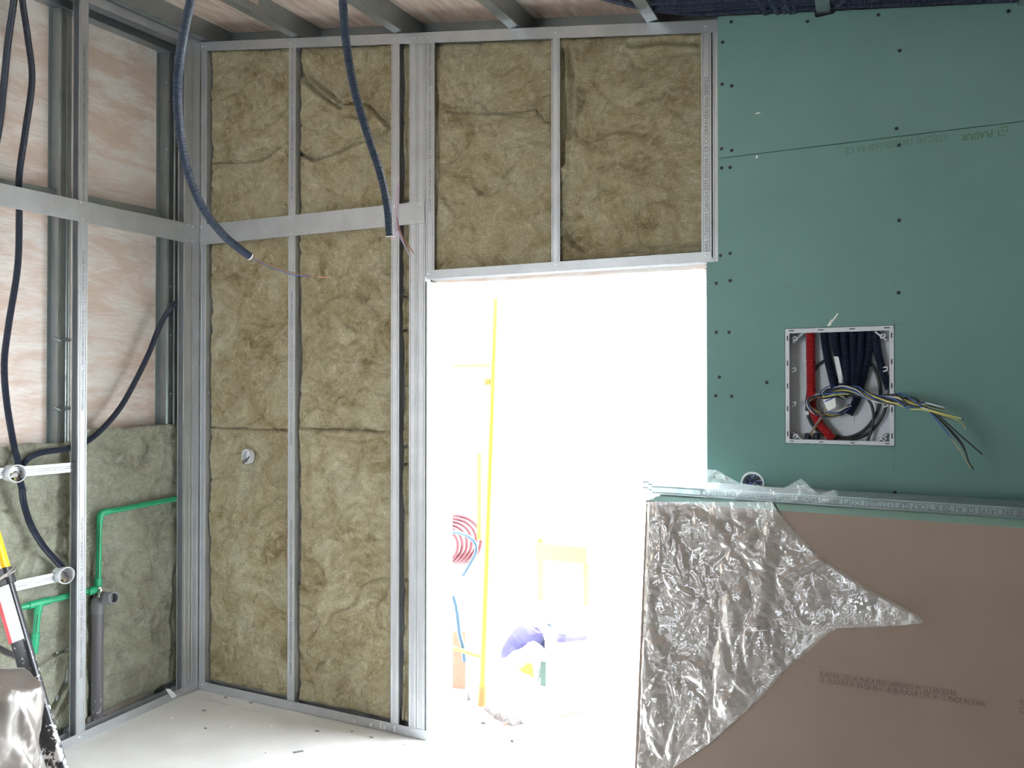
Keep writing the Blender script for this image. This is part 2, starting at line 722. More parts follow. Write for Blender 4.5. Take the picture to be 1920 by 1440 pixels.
# ceiling deck
b = MB()
x0, x1, y0, y1 = XP - 0.05, XR + 0.05, YN - 0.05, YO + 0.05
vs = []
for dz in (JH, JH + 0.03):
    for (x, y) in ((x0, y0), (x1, y0), (x1, y1), (x0, y1)):
        vs.append((x, y, ceil_z(x, y) + dz))
b.add(vs, [(0, 3, 2, 1), (4, 5, 6, 7), (0, 1, 5, 4), (1, 2, 6, 5), (2, 3, 7, 6), (3, 0, 4, 7)])
struct(b.build('ceiling', 'ply_ceiling'), 'whitewashed plywood roof deck above the steel joists')


def wall_poly(name, outline, holes, mat, place, thick, label):
    """2D curve with holes -> slab; place(u, v, d) gives the room position"""
    cu = bpy.data.curves.new(name, 'CURVE')
    cu.dimensions = '2D'
    cu.fill_mode = 'BOTH'
    cu.extrude = thick / 2
    for loop in [outline] + holes:
        sp = cu.splines.new('POLY')
        sp.points.add(len(loop) - 1)
        for p, c in zip(sp.points, loop):
            p.co = (c[0], c[1], 0, 1)
        sp.use_cyclic_u = True
    ob = bpy.data.objects.new(name, cu)
    COL.objects.link(ob)
    dg = bpy.context.evaluated_depsgraph_get()
    me = bpy.data.meshes.new_from_object(ob.evaluated_get(dg))
    bpy.data.objects.remove(ob)
    for v in me.vertices:
        v.co = place(v.co.x, v.co.y, v.co.z + thick / 2)
    me.materials.clear()
    for mm in (mat if isinstance(mat, (list, tuple)) else [mat]):
        me.materials.append(M[mm])
    bm = bmesh.new()
    bm.from_mesh(me)
    bmesh.ops.remove_doubles(bm, verts=bm.verts, dist=1e-5)
    bmesh.ops.recalc_face_normals(bm, faces=bm.faces)
    bm.to_mesh(me)
    bm.free()
    me.name = name
    return link(name, me)


ZT = JH + 0.0
ol = [(XP - 0.05, -0.12), (xd0, -0.12), (xd0, zd0), (xd1, zd1), (xd1, -0.12), (XR, -0.12), (XR, ceil_z(XR, YB) + 0.02), (XP - 0.05, ceil_z(XP, YB) + 0.02)]
o = wall_poly('wall_back', ol, [], 'ply', lambda u, v, d: (u, 2.935 + d, v), YO - 2.935, '')
struct(o, 'plywood sheathing of the far wall around the door opening')
b = MB()
b.add([(XP - 0.05, YN, -0.1), (XP, YN, -0.1), (XP, YO, -0.1), (XP - 0.05, YO, -0.1),
       (XP - 0.05, YN, ceil_z(XP, YN) + JH), (XP, YN, ceil_z(XP, YN) + JH), (XP, YO, ceil_z(XP, YO) + JH), (XP - 0.05, YO, ceil_z(XP, YO) + JH)],
      [(0, 3, 2, 1), (4, 5, 6, 7), (0, 1, 5, 4), (1, 2, 6, 5), (2, 3, 7, 6), (3, 0, 4, 7)])
struct(b.build('wall_left', 'ply'), 'whitewashed plywood behind the left steel frame')
b = MB()
b.add([(XR, YN, -0.1), (XR + 0.05, YN, -0.1), (XR + 0.05, YO, -0.1), (XR, YO, -0.1),
       (XR, YN, ceil_z(XR, YN) + JH), (XR + 0.05, YN, ceil_z(XR, YN) + JH), (XR + 0.05, YO, ceil_z(XR, YO) + JH), (XR, YO, ceil_z(XR, YO) + JH)],
      [(0, 3, 2, 1), (4, 5, 6, 7), (0, 1, 5, 4), (1, 2, 6, 5), (2, 3, 7, 6), (3, 0, 4, 7)])
struct(b.build('wall_right', 'green_paper'), 'green plasterboard side wall outside the view')
# wall behind the camera; its unseen opening is sized to tune the fill light
ox0, ox1, oz0, oz1 = -2.9, -1.9, 0.9, 2.0
ol = [(XP - 0.05, -0.12), (XR + 0.05, -0.12), (XR + 0.05, ceil_z(XR, YN) + JH), (XP - 0.05, ceil_z(XP, YN) + JH)]
o = wall_poly('wall_rear', ol, [[(ox0, oz0), (ox1, oz0), (ox1, oz1), (ox0, oz1)]], 'green_paper', lambda u, v, d: (u, YN - d, v), 0.06, '')
struct(o, 'green plasterboard wall behind the viewer with an unseen opening sized for fill light')
portal('sky_portal_rear', ((ox0 + ox1) / 2, YN - 0.03, (oz0 + oz1) / 2), (math.pi / 2, 0, 0), ox1 - ox0, oz1 - oz0)
portal('sky_portal_door', ((xd0 + xd1) / 2, YO + 0.01, zd0 / 2), (-math.pi / 2, 0, 0), xd1 - xd0, zd0)

b = MB().box((xd0, YB + 0.002, 0.0), (xd0 + 0.006, YO, zd0 - 0.001))
struct(b.build('trim_2', 'render_white'), 'white lining of the left door reveal')
b = MB().box((xd1 - 0.004, YB + 0.002, 0.0), (xd1 + 0.0005, YO, zd1 - 0.001))  # unseen reflector lining added to bounce daylight onto the left wall
struct(b.build('trim_3', 'render_white'), 'unseen white lining added in the right door reveal to bounce daylight')

# ================================================================== STEEL FRAME, FAR WALL
D48 = 0.048
YF = YB


def zrail(x):                              # underside of the top rail
    a, c = B(385, 96), B(1347, 61)
    return a.z + (x - a.x) * (c.z - a.z) / (c.x - a.x)


def ztop(x):
    return ceil_z(x, YB)


def stud_back(px0, px1, z0, z1, label, web='lo', txt=None, scr=(), y=YF, mat='steel', flip=False):
    xa, xb = B(px0, 733).x, B(px1, 733).x
    root = thing('steel_stud', ((xa + xb) / 2, y + D48 / 2, z0), label, 'stud', 'upright steel studs')
    MB().extrude(c_profile(xb - xa, D48, web=web), (xa, y, z0), (xa, y, z1), X, Y).build('profile', mat, root)
    for (s, zc, size) in (txt or []):
        xm = (xa + xb) / 2
        if flip:
            text(s, size, (xm - size * 0.35, y - 0.0006, zc), (0, 0, -1), (1, 0, 0), 'ink', root, 'print', 'CENTER')
        else:
            text(s, size, (xm + size * 0.35, y - 0.0006, zc), (0, 0, 1), (-1, 0, 0), 'ink', root, 'print', 'CENTER')
    return root


PT = 'PERFICHAPA-UTILPERFIL LTJ00Y0SM S280GD+Z275 EN10346-1 CE C/CORR4143XI 5mm 28/07/22'
xs = lambda p: B(p, 733).x
zs = lambda px, py: B(px, py).z
stud_back(375, 386, 0.004, zrail(xs(380)) + 0.03, 'galvanised corner stud of the far wall beside the left frame', web='hi')
stud_back(540, 553, 0.004, zrail(xs(546)) + 0.03, 'galvanised stud between the two tall insulation bays of the far wall',
          txt=[(PT, zs(546, 230), 0.018), (PT, zs(546, 690), 0.018), (PT, zs(546, 1120), 0.018)], web='hi', flip=True)
stud_back(733, 748, 0.004, zrail(xs(740)) + 0.03, 'galvanised stud left of the narrow insulation strip', web='lo')
stud_back(767, 781, 0.004, zrail(xs(774)) + 0.03, 'galvanised stud right of the narrow insulation strip', web='hi')
stud_back(781.5, 797, 0.004, zrail(xs(789)) + 0.03, 'galvanised door jamb stud beside the bright opening', web='hi')
stud_back(797.8, 814, zs(806, 518), zrail(xs(806)) + 0.03, 'short galvanised stud above the top left door corner',
          txt=[(PT, zs(806, 240), 0.018)], web='lo', flip=True)
stud_back(1034, 1050, zs(1042, 494), zrail(xs(1042)) + 0.03, 'short galvanised stud between the two insulation bays above the door', web='lo')
stud_back(1316, 1335, zs(1325, 482), zrail(xs(1325)) + 0.03, 'short printed stud left of the green board above the door',
          txt=[(PT, zs(1325, 350), 0.02)], web='hi')
stud_back(1337.5, 1352, zs(1344, 492), zrail(xs(1344)) + 0.03, 'plain grey stud strip along the green board edge', web='hi', y=YF + 0.002)
# studs hidden partly behind the green boards
# rails
def rail(name, a0, a1, up, label, mat='steel', h=None, scr=(), y=YF, cat='track', dp=0.05):
    """a0,a1: lower edge ends at the face; up: height"""
    root = thing(name, (a0 + a1) / 2, label, cat, 'horizontal steel tracks')
    MB().extrude(u_profile(up, dp), a0, a1, Z, Y).build('profile', mat, root)
    return root


yr = YF - 0.0016
xa, xb = XL - 0.01, B(1420, 733).x
a0 = Vector((xa, yr, zrail(xa)))
a1 = Vector((xb, yr, zrail(xb)))
hh = (ztop(xa) - zrail(xa) + ztop(xb) - zrail(xb)) / 2
r = rail('steel_track', a0, a1, hh, 'sloping galvanised top track of the far wall under the joists', dp=0.055)
pts = []
for px in (377, 383, 543, 738, 777, 788, 803, 1042, 1325):
    x = xs(px)
    pts.append(Vector((x, yr, zrail(x) + hh * 0.5)))
screws(r, pts, R_BACK)
a0 = Vector((XL - 0.01, yr, 0.0))
a1 = Vector((xd0 + 0.002, yr, 0.0))
root = thing('steel_track', (a0 + a1) / 2, 'galvanised floor track of the far wall with white plaster drips', 'track', 'horizontal steel tracks')
MB().extrude([(a, c) for a, c in ((0, 0), (0.042, 0), (0.042, T_), (T_, T_), (T_, 0.053), (0.042, 0.053), (0.042, 0.0542), (0, 0.0542))], a0, a1, Z, Y).build('profile', 'steel', root)
screws(root, [Vector((xs(p), yr, 0.027)) for p in (382, 546, 740, 774)], R_BACK)
for px in (666, 697, 715, 722, 741):
    x = xs(px)
    hgt = random.uniform(0.012, 0.035)
    MB().box((x - 0.003, yr - 0.0012, 0.006), (x + 0.003, yr, 0.006 + hgt)).build('plaster_drip', 'white_label', root)
# lintel track
p0, p1 = B(799.5, 524, yr), B(1334, 491, yr)
root = rail('steel_track', p0, p1, 0.04, 'galvanised lintel track across the top of the door opening')
screws(root, [B(803, 514, yr), B(1042, 496, yr), B(1323, 478, yr)], R_BACK)
# edge strip of sheathing seen under the lintel
# strap plates
ys = YF - 0.0045
q = [B(372, 422, ys), B(795, 377, ys), B(796, 418, ys), B(372, 460, ys)]
root = thing('steel_strap', (q[0] + q[1] + q[2] + q[3]) / 4, 'flat galvanised strap plate screwed across the far wall studs', 'strap plate', 'flat strap plates')
MB().add(q + [p + Vector((0, 0.0025, 0)) for p in q], [(0, 1, 2, 3), (7, 6, 5, 4), (0, 4, 5, 1), (1, 5, 6, 2), (2, 6, 7, 3), (3, 7, 4, 0)]).build('plate', 'steel', root)
screws(root, [B(p, r_, ys) for p, r_ in ((378, 426), (378, 451), (545, 409), (545, 438), (740, 387), (774, 384), (788, 383), (774, 416), (789, 414))], R_BACK)
xs_ = XL + 0.0035
q = [L(-60, 330, xs_), L(371, 423, xs_), L(371, 459, xs_), L(-60, 374, xs_)]
root = thing('steel_strap', (q[0] + q[1] + q[2] + q[3]) / 4, 'long flat galvanised strap plate crossing the left frame', 'strap plate', 'flat strap plates')
MB().add(q + [p - Vector((0.0025, 0, 0)) for p in q], [(0, 1, 2, 3), (7, 6, 5, 4), (0, 4, 5, 1), (1, 5, 6, 2), (2, 6, 7, 3), (3, 7, 4, 0)]).build('plate', 'steel', root)
screws(root, [L(p, r_, xs_) for p, r_ in ((152, 380), (155, 411), (352, 422), (361, 425), (352, 450), (361, 453))], R_LEFT)

# ================================================================== STEEL FRAME, LEFT WALL
def stud_left(px0, px1, z0, z1, label, x=XL, mat='steel', web='lo', txt=(), dp=D48, wl=None):
    ya, yb = L(px0, 733, x).y, L(px1, 733, x).y
    root = thing('steel_stud', (x - dp / 2, (ya + yb) / 2, z0), label, 'stud', 'upright steel studs')
    MB().extrude(c_profile(yb - ya, dp, web=web), (x, ya, z0), (x, ya, z1), Y, -X).build('profile', mat, root)
    for (s, zc, size) in txt:
        ym = (ya + yb) / 2
        text(s, size, (x + 0.0006, ym + size * 0.35, zc), (0, 0, 1), (0, -1, 0), 'ink', root, 'print', 'CENTER')
    return root


zl = lambda px, py, x=XL: L(px, py, x).z


def ztl(y, x=XL):
    return ceil_z(x, y)


y150 = L(155, 733).y
stud_left(146.5, 163, 0.004, ztl(y150) - 0.02, 'free-standing printed stud of the left frame beside the grey pipe', web='hi',
          txt=[(PT, zl(155, 620), 0.017), (PT, zl(155, 1120), 0.017), (PT, zl(155, 230), 0.017)])
stud_left(345, 358, 0.004, ztl(2.8) - 0.02, 'narrow stud of the left frame, second from the corner', web='hi')
stud_left(358.6, 373, 0.004, ztl(2.85) - 0.02, 'wide stud of the left frame in the room corner', web='hi')
# front rails on the left frame
root = thing('steel_track', (XL, 2.4, 0), 'galvanised floor track of the left frame', 'track', 'horizontal steel tracks')
xt = XL + 0.0016
MB().extrude([(0, 0), (0.042, 0), (0.042, T_), (T_, T_), (T_, 0.053), (0.042, 0.053), (0.042, 0.0542), (0, 0.0542)],
             (xt, 1.3, 0), (xt, YB - 0.003, 0), Z, -X).build('profile', 'steel', root)
screws(root, [Vector((xt, L(p, 733).y, 0.025)) for p in (152, 350, 367)], R_LEFT)
root = thing('steel_track', (XL, 2.2, ztl(2.2) - 0.05), 'galvanised top track of the left frame below the ceiling', 'track', 'horizontal steel tracks')
MB().extrude([(0, 0), (0.045, 0), (0.045, 0.055), (0, 0.055), (0, 0.054), (0.044, 0.054), (0.044, T_), (0, T_)],
             (xt, 1.0, ztl(1.0) - 0.046), (xt, YB - 0.003, ztl(YB) - 0.046), Z, -X).build('profile', 'steel', root)
screws(root, [Vector((xt, L(p, 733).y, ztl(L(p, 733).y) - 0.023)) for p in (363, 369)], R_LEFT)
# structural members against the plywood
XS = XP + 0.05
xh = XP + 0.06
h0, h1_ = L(157, 28, xh), L(345, 107, xh)
zhead = lambda y: h0.z + (y - h0.y) * (h1_.z - h0.z) / (h1_.y - h0.y)


def omega(wd, dp):
    t = 0.0012
    return [(0, dp), (wd * 0.16, dp), (wd * 0.2, 0.004), (wd * 0.28, 0), (wd * 0.42, 0), (wd * 0.46, 0.006), (wd * 0.54, 0.006), (wd * 0.58, 0), (wd * 0.72, 0), (wd * 0.8, 0.004), (wd * 0.84, dp), (wd, dp),
            (wd, dp + t), (0, dp + t)]


for (p0, p1, lab) in ((101, 140, 'dark ribbed structural post on the plywood behind the free-standing stud'),
                      (304, 343, 'dark ribbed structural post on the plywood near the corner')):
    ya, yb = L(p0, 733, XS).y, L(p1, 733, XS).y
    root = thing('structural_post', (XS, (ya + yb) / 2, 0), lab, 'post', 'structural posts on the plywood')
    MB().extrude(omega(yb - ya, 0.0485), (XS, ya, 0), (XS, ya, zhead(ya) - 0.001), Y, -X).build('profile', 'steel_dark', root)
    if p0 < 200:
        # squeezed-out foam collars
        for py in (636, 765):
            c = L(118, py, XS)
            fb = MB()
            fb.tube([c + Vector((0.004, -0.042, 0.006)), c + Vector((0.01, -0.02, -0.008)), c + Vector((0.006, 0, 0.004)), c + Vector((0.012, 0.02, -0.004)), c + Vector((0.004, 0.04, 0.006))], 0.006, 8)
            fb.build('tape', 'steel_dark', root, smooth=True)
    else:
        screws(root, [L(p, r_, XS) for p, r_ in ((312, 154), (312, 280), (320, 537), (320, 628), (320, 738))], R_LEFT)
# horizontal members against the plywood
xq = XP + 0.032
root = thing('structural_rail', L(200, 380, xq), 'dark horizontal rail on the plywood behind the strap plate', 'rail')
q0, q1 = L(-80, 330, xq), L(300, 403, xq)
MB().extrude([(0, 0), (0.055, 0), (0.055, 0.03), (0, 0.03)], q0 - Z * 0.03, q1 - Z * 0.03, Z, -X).build('profile', 'steel_dark', root)
root = thing('structural_rail', L(230, 70, xq), 'dark structural head rail along the top of the plywood', 'rail')
xh = XP + 0.06
q0, q1 = L(157, 28, xh), L(345, 107, xh)
dq = (q1 - q0)
q0 = q0 - dq * 5
MB().extrude([(0, 0), (0.05, 0), (0.055, 0.004), (0.06, 0), (0.12, 0), (0.12, 0.058), (0, 0.058)], q0, q1, Z, -X).build('profile', 'steel_dark', root)

# ================================================================== CEILING JOISTS
jx = [B(p, q_).x for p, q_ in ((378, 78), (547, 72), (740, 63), (955, 55), (1213, 43), (1531, 25))]
jx.append(jx[-1] + 0.6)
jlab = ['ceiling joist against the left wall', 'slotted ceiling joist above the first hanging conduit', 'ceiling joist above the narrow insulation strip', 'ceiling joist over the door opening',
        'ceiling joist crossed by the dark blue conduits', 'ceiling joist notched into the top of the green board', 'ceiling joist at the far right above the green board']
for k, x in enumerate(jx):
    if k == 0:
        x -= 0.0
    y0, y1 = YN + 0.02, YO - 0.06
    root = thing('ceiling_joist', (x, YB, ceil_z(x, YB)), 'galvanised ' + jlab[k], 'joist', 'ceiling joists')
    fw = 0.045
    t = 0.0015
    # bottom flange, web on the right-hand side, top flange
    def P(xx, y, dz):
        return Vector((xx, y, ceil_z(x, y) + dz + 0.001))
    fl = MB()
    for (xa, xb, za, zb) in ((x, x + fw, 0, t), (x, x + 0.0015, t, 0.012), (x, x + fw, JH - 0.004, JH - 0.0025)):
        fl.add([P(xa, y0, za), P(xb, y0, za), P(xb, y1, za), P(xa, y1, za), P(xa, y0, zb), P(xb, y0, zb), P(xb, y1, zb), P(xa, y1, zb)],
               [(0, 3, 2, 1), (4, 5, 6, 7), (0, 1, 5, 4), (1, 2, 6, 5), (2, 3, 7, 6), (3, 0, 4, 7)])
    fl.build('flange', 'steel_dark', root)
    wb = MB()
    slots = [2.55, 1.2] if k in (1, 2) else [2.2]
    ycuts = [y0]
    for s in sorted(slots):
        ycuts += [s - 0.045, s + 0.045]
    ycuts.append(y1)
    xa, xb = x + fw, x + fw + t
    for i in range(len(ycuts) - 1):
        bands = ((t, 0.04), (0.07, JH - 0.0026)) if i % 2 else ((t, JH - 0.0026),)
        for za, zb in bands:
            ya, yb = ycuts[i], ycuts[i + 1]
            wb.add([P(xa, ya, za), P(xb, ya, za), P(xb, yb, za), P(xa, yb, za), P(xa, ya, zb), P(xb, ya, zb), P(xb, yb, zb), P(xa, yb, zb)],
                   [(0, 3, 2, 1), (4, 5, 6, 7), (0, 1, 5, 4), (1, 2, 6, 5), (2, 3, 7, 6), (3, 0, 4, 7)])
    wb.build('web', 'steel_dark', root)
# rim track at the joist ends
yq = 3.035
root = thing('rim_track', (-0.6, yq, ceil_z(-0.6, yq)), 'dark rim track closing the joist ends above the far wall', 'track', 'horizontal steel tracks')
xa, xb = XP, XR
MB().add([Vector((x, y, ceil_z(x, yq) + dz)) for dz in (-0.03, JH + 0.004) for (x, y) in ((xa, yq), (xb, yq), (xb, yq + 0.003), (xa, yq + 0.003))],
         [(0, 3, 2, 1), (4, 5, 6, 7), (0, 1, 5, 4), (1, 2, 6, 5), (2, 3, 7, 6), (3, 0, 4, 7)]).build('web', 'steel_dark', root)
MB().add([Vector((x, y, ceil_z(x, yq) + dz)) for dz in (JH - 0.042, JH - 0.040) for (x, y) in ((xa, yq - 0.004), (xb, yq - 0.004), (xb, yq), (xa, yq))],
         [(0, 3, 2, 1), (4, 5, 6, 7), (0, 1, 5, 4), (1, 2, 6, 5), (2, 3, 7, 6), (3, 0, 4, 7)]).build('flange', 'steel_dark', root)
screws(root, [Vector((B(p, 60).x * 1.058, yq, ceil_z(B(p, 60).x * 1.058, yq) + 0.045)) for p in (455, 500, 690, 840, 870, 1020, 1090, 1125)], R_BACK)


# ================================================================== INSULATION
def dist_seg(p, a, c):
    ax, ay = a
    bx, by = c
    px, py = p
    dx, dy = bx - ax, by - ay
    l2 = dx * dx + dy * dy
    s = 0 if l2 == 0 else max(0, min(1, ((px - ax) * dx + (py - ay) * dy) / l2))
    return math.hypot(px - ax - s * dx, py - ay - s * dy)


def batt(label, u0, u1, v0, v1, place, back, creases=(), dents=(), amp=1.0, step=0.0085, group='mineral wool batts of the far wall', top=None, edge_l=None, edge_r=None, mat='wool'):
    """place(u, v, d): d is the bulge out of the nominal face; back: how far behind the face the rear lies.
    creases: (polyline [(u,v)..], depth, width); dents: (u, v, radius, depth)"""
    nu = max(4, int((u1 - u0) / step))
    nv = max(4, int((v1 - v0) / step))
    sd = random.uniform(0, 50)
    vs = []
    for j in range(nv + 1):
        fv = j / nv
        for i in range(nu + 1):
            fu = i / nu
            ua = u0 + (edge_l(v0 + (v1 - v0) * fv) if edge_l else 0)
            ub = u1 + (edge_r(v0 + (v1 - v0) * fv) if edge_r else 0)
            u = ua + (ub - ua) * fu
            vt = v1 + (top(u) if top else 0)
            v = v0 + (vt - v0) * fv
            p = Vector((u * 1.0 + sd, v * 1.0, sd * 0.37))
            d = 0.011 * noise.noise(p * 4.0) + 0.008 * noise.noise(p * 11.0) + 0.007 * noise.turbulence(p * 24.0, 3, False) - 0.003
            rdg = 1 - abs(noise.noise(p * 6.5 + Vector((3, 1, 7)))) * 2
            if rdg > 0.88:
                d -= 0.010 * (rdg - 0.88) / 0.12
            d *= amp
            for pl, dep, wid in creases:
                m = min(dist_seg((u, v), pl[k], pl[k + 1]) for k in range(len(pl) - 1))
                m += 0.35 * wid * noise.noise(p * 20)
                if m < wid * 3:
                    d -= dep * 1.5 * math.exp(-(max(m, 0) / wid) ** 2)
                    d += dep * 0.35 * math.exp(-((m - wid * 1.9) / wid) ** 2)
            for du, dv, rr, dep in dents:
                m = math.hypot(u - du, v - dv)
                if m < rr * 2:
                    d -= dep * math.exp(-(m / rr) ** 2)
            e = min(u - ua, ub - u, v - v0, vt - v) / 0.014
            if e < 1:
                d -= 0.008 * (1 - max(e, 0)) ** 2
            if i in (0, nu):
                v += 0.0
                u += 0.003 * noise.noise(p * 15)
            if j in (0, nv):
                v += 0.004 * noise.noise(p * 12)
            vs.append(place(u, v, d))
    fs = []
    W = nu + 1
    for j in range(nv):
        for i in range(nu):
            a = j * W + i
            fs.append((a, a + 1, a + 1 + W, a + W))
    # sides to the rear
    ring = [i for i in range(W)] + [j * W + nu for j in range(1, nv + 1)] + [nv * W + i for i in range(nu - 1, -1, -1)] + [j * W for j in range(nv - 1, 0, -1)]
    base = len(vs)
    bk = place(0, 0, -back) - place(0, 0, 0)
    for k in ring:
        q_ = Vector(vs[k])
        ax = max(range(3), key=lambda m: abs(bk[m]))
        q_[ax] = place(0, 0, -back)[ax]
        vs.append(q_)
    n = len(ring)
    for k in range(n):
        fs.append((ring[k], base + k, base + (k + 1) % n, ring[(k + 1) % n]))
    me = bpy.data.meshes.new('insulation_batt')
    me.from_pydata([tuple(v) for v in vs], [], fs)
    me.materials.append(M[mat])
    me.polygons.foreach_set('use_smooth', [True] * len(me.polygons))
    o = link('insulation_batt', me)
    tag(o, label, 'insulation', group)
    return o


YW = YB + 0.016
pb = lambda u, v, d: Vector((u, YW - d, v))


def C(*pp):
    return [(B(p, q_, YW).x, B(p, q_, YW).z) for p, q_ in pp]


def dent(px, py, r, dep):
    p = B(px, py, YW)
    return (p.x, p.z, r, dep)


def bay(pl, pr, marks, labels, cr, dn, ext=(0, 0), **kw):
    u0, u1 = xs(pl) + 0.002 - ext[0], xs(pr) - 0.002 + ext[1]
    um = (pl + pr) / 2
    zz = []
    for mk in marks:
        zz.append(mk if isinstance(mk, float) else B(um, mk, YW).z)
    for k, lab in enumerate(labels):
        v1, v0 = zz[k], zz[k + 1]
        tp = None
        if k == 0:
            s = (zrail(u1) - zrail(u0)) / (u1 - u0)
            tp = lambda u, s=s, um_=(u0 + u1) / 2: s * (u - um_)
        batt(lab, u0, u1, v0 + 0.001, v1, pb, 0.032, cr, dn, top=tp, **kw)


cr1 = [(C((398, 303), (440, 303), (490, 300), (532, 268)), 0.016, 0.006), (C((470, 225), (500, 205), (530, 190)), 0.006, 0.008)]
bay(387, 540, [zrail(xs(463)) + 0.012, 438, 804, 0.045],
    ['mineral wool batt at the top of the bay beside the corner', 'mineral wool batt behind the strap plate beside the corner', 'mineral wool batt at floor level with the oval box'], cr1,
    [dent(430, 580, 0.012, 0.008), dent(480, 678, 0.015, 0.008), dent(435, 755, 0.012, 0.01), dent(500, 858, 0.010, 0.01), dent(462, 858, 0.035, 0.006), dent(470, 1180, 0.012, 0.012), dent(490, 990, 0.01, 0.01), dent(383, 940, 0.012, 0.01)], ext=(0, 0.02))
cr2 = [(C((556, 105), (568, 148), (600, 175), (640, 200)), 0.03, 0.010), (C((590, 150), (640, 192), (690, 195), (728, 235)), 0.022, 0.008), (C((556, 285), (590, 300), (632, 283), (700, 255), (733, 240)), 0.022, 0.007),
       (C((650, 215), (685, 225), (715, 200)), 0.012, 0.008), (C((562, 800), (600, 806), (670, 803), (733, 815)), 0.010, 0.005), (C((553, 110), (560, 200), (556, 300)), 0.03, 0.007)]
wob = lambda v: 0.018 * noise.noise(Vector((0.3, v * 2.3, 1.7))) + 0.012
bay(553, 733, [zrail(xs(643)) + 0.012, 425, 806, 0.045],
    ['torn and folded mineral wool batt at the top of the middle bay', 'mineral wool batt below the strap plate in the middle bay', 'mineral wool batt at floor level in the middle bay'], cr2,
    [dent(588, 552, 0.012, 0.014), dent(590, 580, 0.014, 0.012), dent(630, 672, 0.008, 0.01), dent(690, 1040, 0.012, 0.012), dent(668, 975, 0.01, 0.008), dent(715, 905, 0.014, 0.01)], edge_l=wob)
# narrow strip of folded pieces between two studs
u0, u1 = xs(749) - 0.004, xs(767) + 0.018
um = 758
cuts = [zrail(u0) + 0.012] + [B(um, p, YW).z for p in (376, 556, 620, 838, 872, 1090)] + [0.045]
for k in range(len(cuts) - 1):
    batt('folded mineral wool wedged between two studs, %s' % ['topmost piece under the top track', 'piece below the strap plate', 'short piece at lintel height', 'long piece beside the upper jamb', 'tiny rolled piece at waist height', 'piece at mid jamb height', 'lowest piece near the floor'][k],
         u0, u1, cuts[k + 1] + 0.006, cuts[k] - 0.004, lambda u, v, d: Vector((u, YW + 0.006 - d, v)), 0.04,
         [([(u0 + 0.02, cuts[k + 1]), (u0 + 0.028, cuts[k])], 0.012, 0.005)], [], amp=0.9, step=0.006,
         edge_l=lambda v: 0.007 + 0.012 * noise.noise(Vector((4.3, v * 5, 0))), group='folded wool strips between two studs')
cr4 = [(C((838, 208), (900, 212), (960, 211), (1005, 203)), 0.012, 0.005), (C((1005, 203), (1012, 180), (1034, 172)), 0.012, 0.006), (C((1005, 203), (1020, 225), (1034, 228)), 0.012, 0.006),
       (C((835, 165), (870, 150), (885, 118)), 0.007, 0.008), (C((845, 300), (880, 260)), 0.008, 0.01), (C((818, 175), (822, 300), (818, 400)), 0.008, 0.006)]
bay(815, 1033, [zrail(xs(925)) + 0.012, 503], ['mineral wool batt with a drill hole above the left half of the door'], cr4,
    [dent(900, 360, 0.014, 0.03), dent(873, 152, 0.012, 0.014), dent(950, 410, 0.008, 0.01), dent(975, 225, 0.01, 0.006), dent(945, 240, 0.01, 0.006), dent(1020, 200, 0.03, -0.012), dent(855, 258, 0.015, 0.01)], ext=(0.02, 0))
cr5 = [(C((1062, 85), (1072, 140), (1068, 200), (1066, 255)), 0.02, 0.012), (C((1054, 90), (1058, 200), (1054, 310)), 0.022, 0.008), (C((1057, 430), (1075, 455), (1095, 470)), 0.014, 0.007),
       (C((1170, 470), (1230, 466), (1314, 458)), 0.014, 0.007), (C((1180, 82), (1240, 76), (1310, 80)), 0.012, 0.01), (C((1085, 180), (1095, 190), (1085, 210)), 0.008, 0.006)]
bay(1051, 1316, [zrail(xs(1183)) + 0.012, 480], ['mineral wool batt with a ragged left fold above the right half of the door'], cr5,
    [dent(1230, 420, 0.014, 0.02), dent(1135, 395, 0.012, 0.008), dent(1180, 265, 0.012, 0.006), dent(1115, 250, 0.012, 0.008)], ext=(0.018, 0.022))

# left wall insulation, lower part
XW = XL - 0.085
pl_ = lambda u, v, d: Vector((XW + d, u, v))


def CL(*pp):
    return [(L(p, q_, XW).y, L(p, q_, XW).z) for p, q_ in pp]


def dl(px, py, r, dep):
    p = L(px, py, XW)
    return (p.y, p.z, r, dep)


yA, yBm, yC = L(-60, 733, XW).y, L(163, 733, XW).y, L(341, 733, XW).y
zt = L(300, 797, XW).z
ztL = L(60, 833, XW).z
batt('mineral wool batt in a lit grey-green tint behind the green pipe elbow', yBm, yC, 0.05, zt, pl_, 0.0135,
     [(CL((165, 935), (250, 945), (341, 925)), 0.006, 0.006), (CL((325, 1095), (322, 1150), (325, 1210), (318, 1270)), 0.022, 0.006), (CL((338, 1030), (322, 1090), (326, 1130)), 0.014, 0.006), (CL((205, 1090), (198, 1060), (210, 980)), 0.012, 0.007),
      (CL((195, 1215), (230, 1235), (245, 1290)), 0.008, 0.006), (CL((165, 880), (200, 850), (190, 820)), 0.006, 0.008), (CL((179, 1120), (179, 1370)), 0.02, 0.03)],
     [dl(215, 853, 0.01, 0.012), dl(255, 1125, 0.014, 0.01), dl(300, 1180, 0.01, 0.012), dl(270, 1195, 0.02, 0.006)], group='mineral wool batts of the left wall', mat='wool_lit',
     top=lambda u: 0.012 * noise.noise(Vector((u * 9, 3, 1))), edge_r=lambda v: 0.02 * noise.noise(Vector((2, v * 3, 5))) - 0.012)
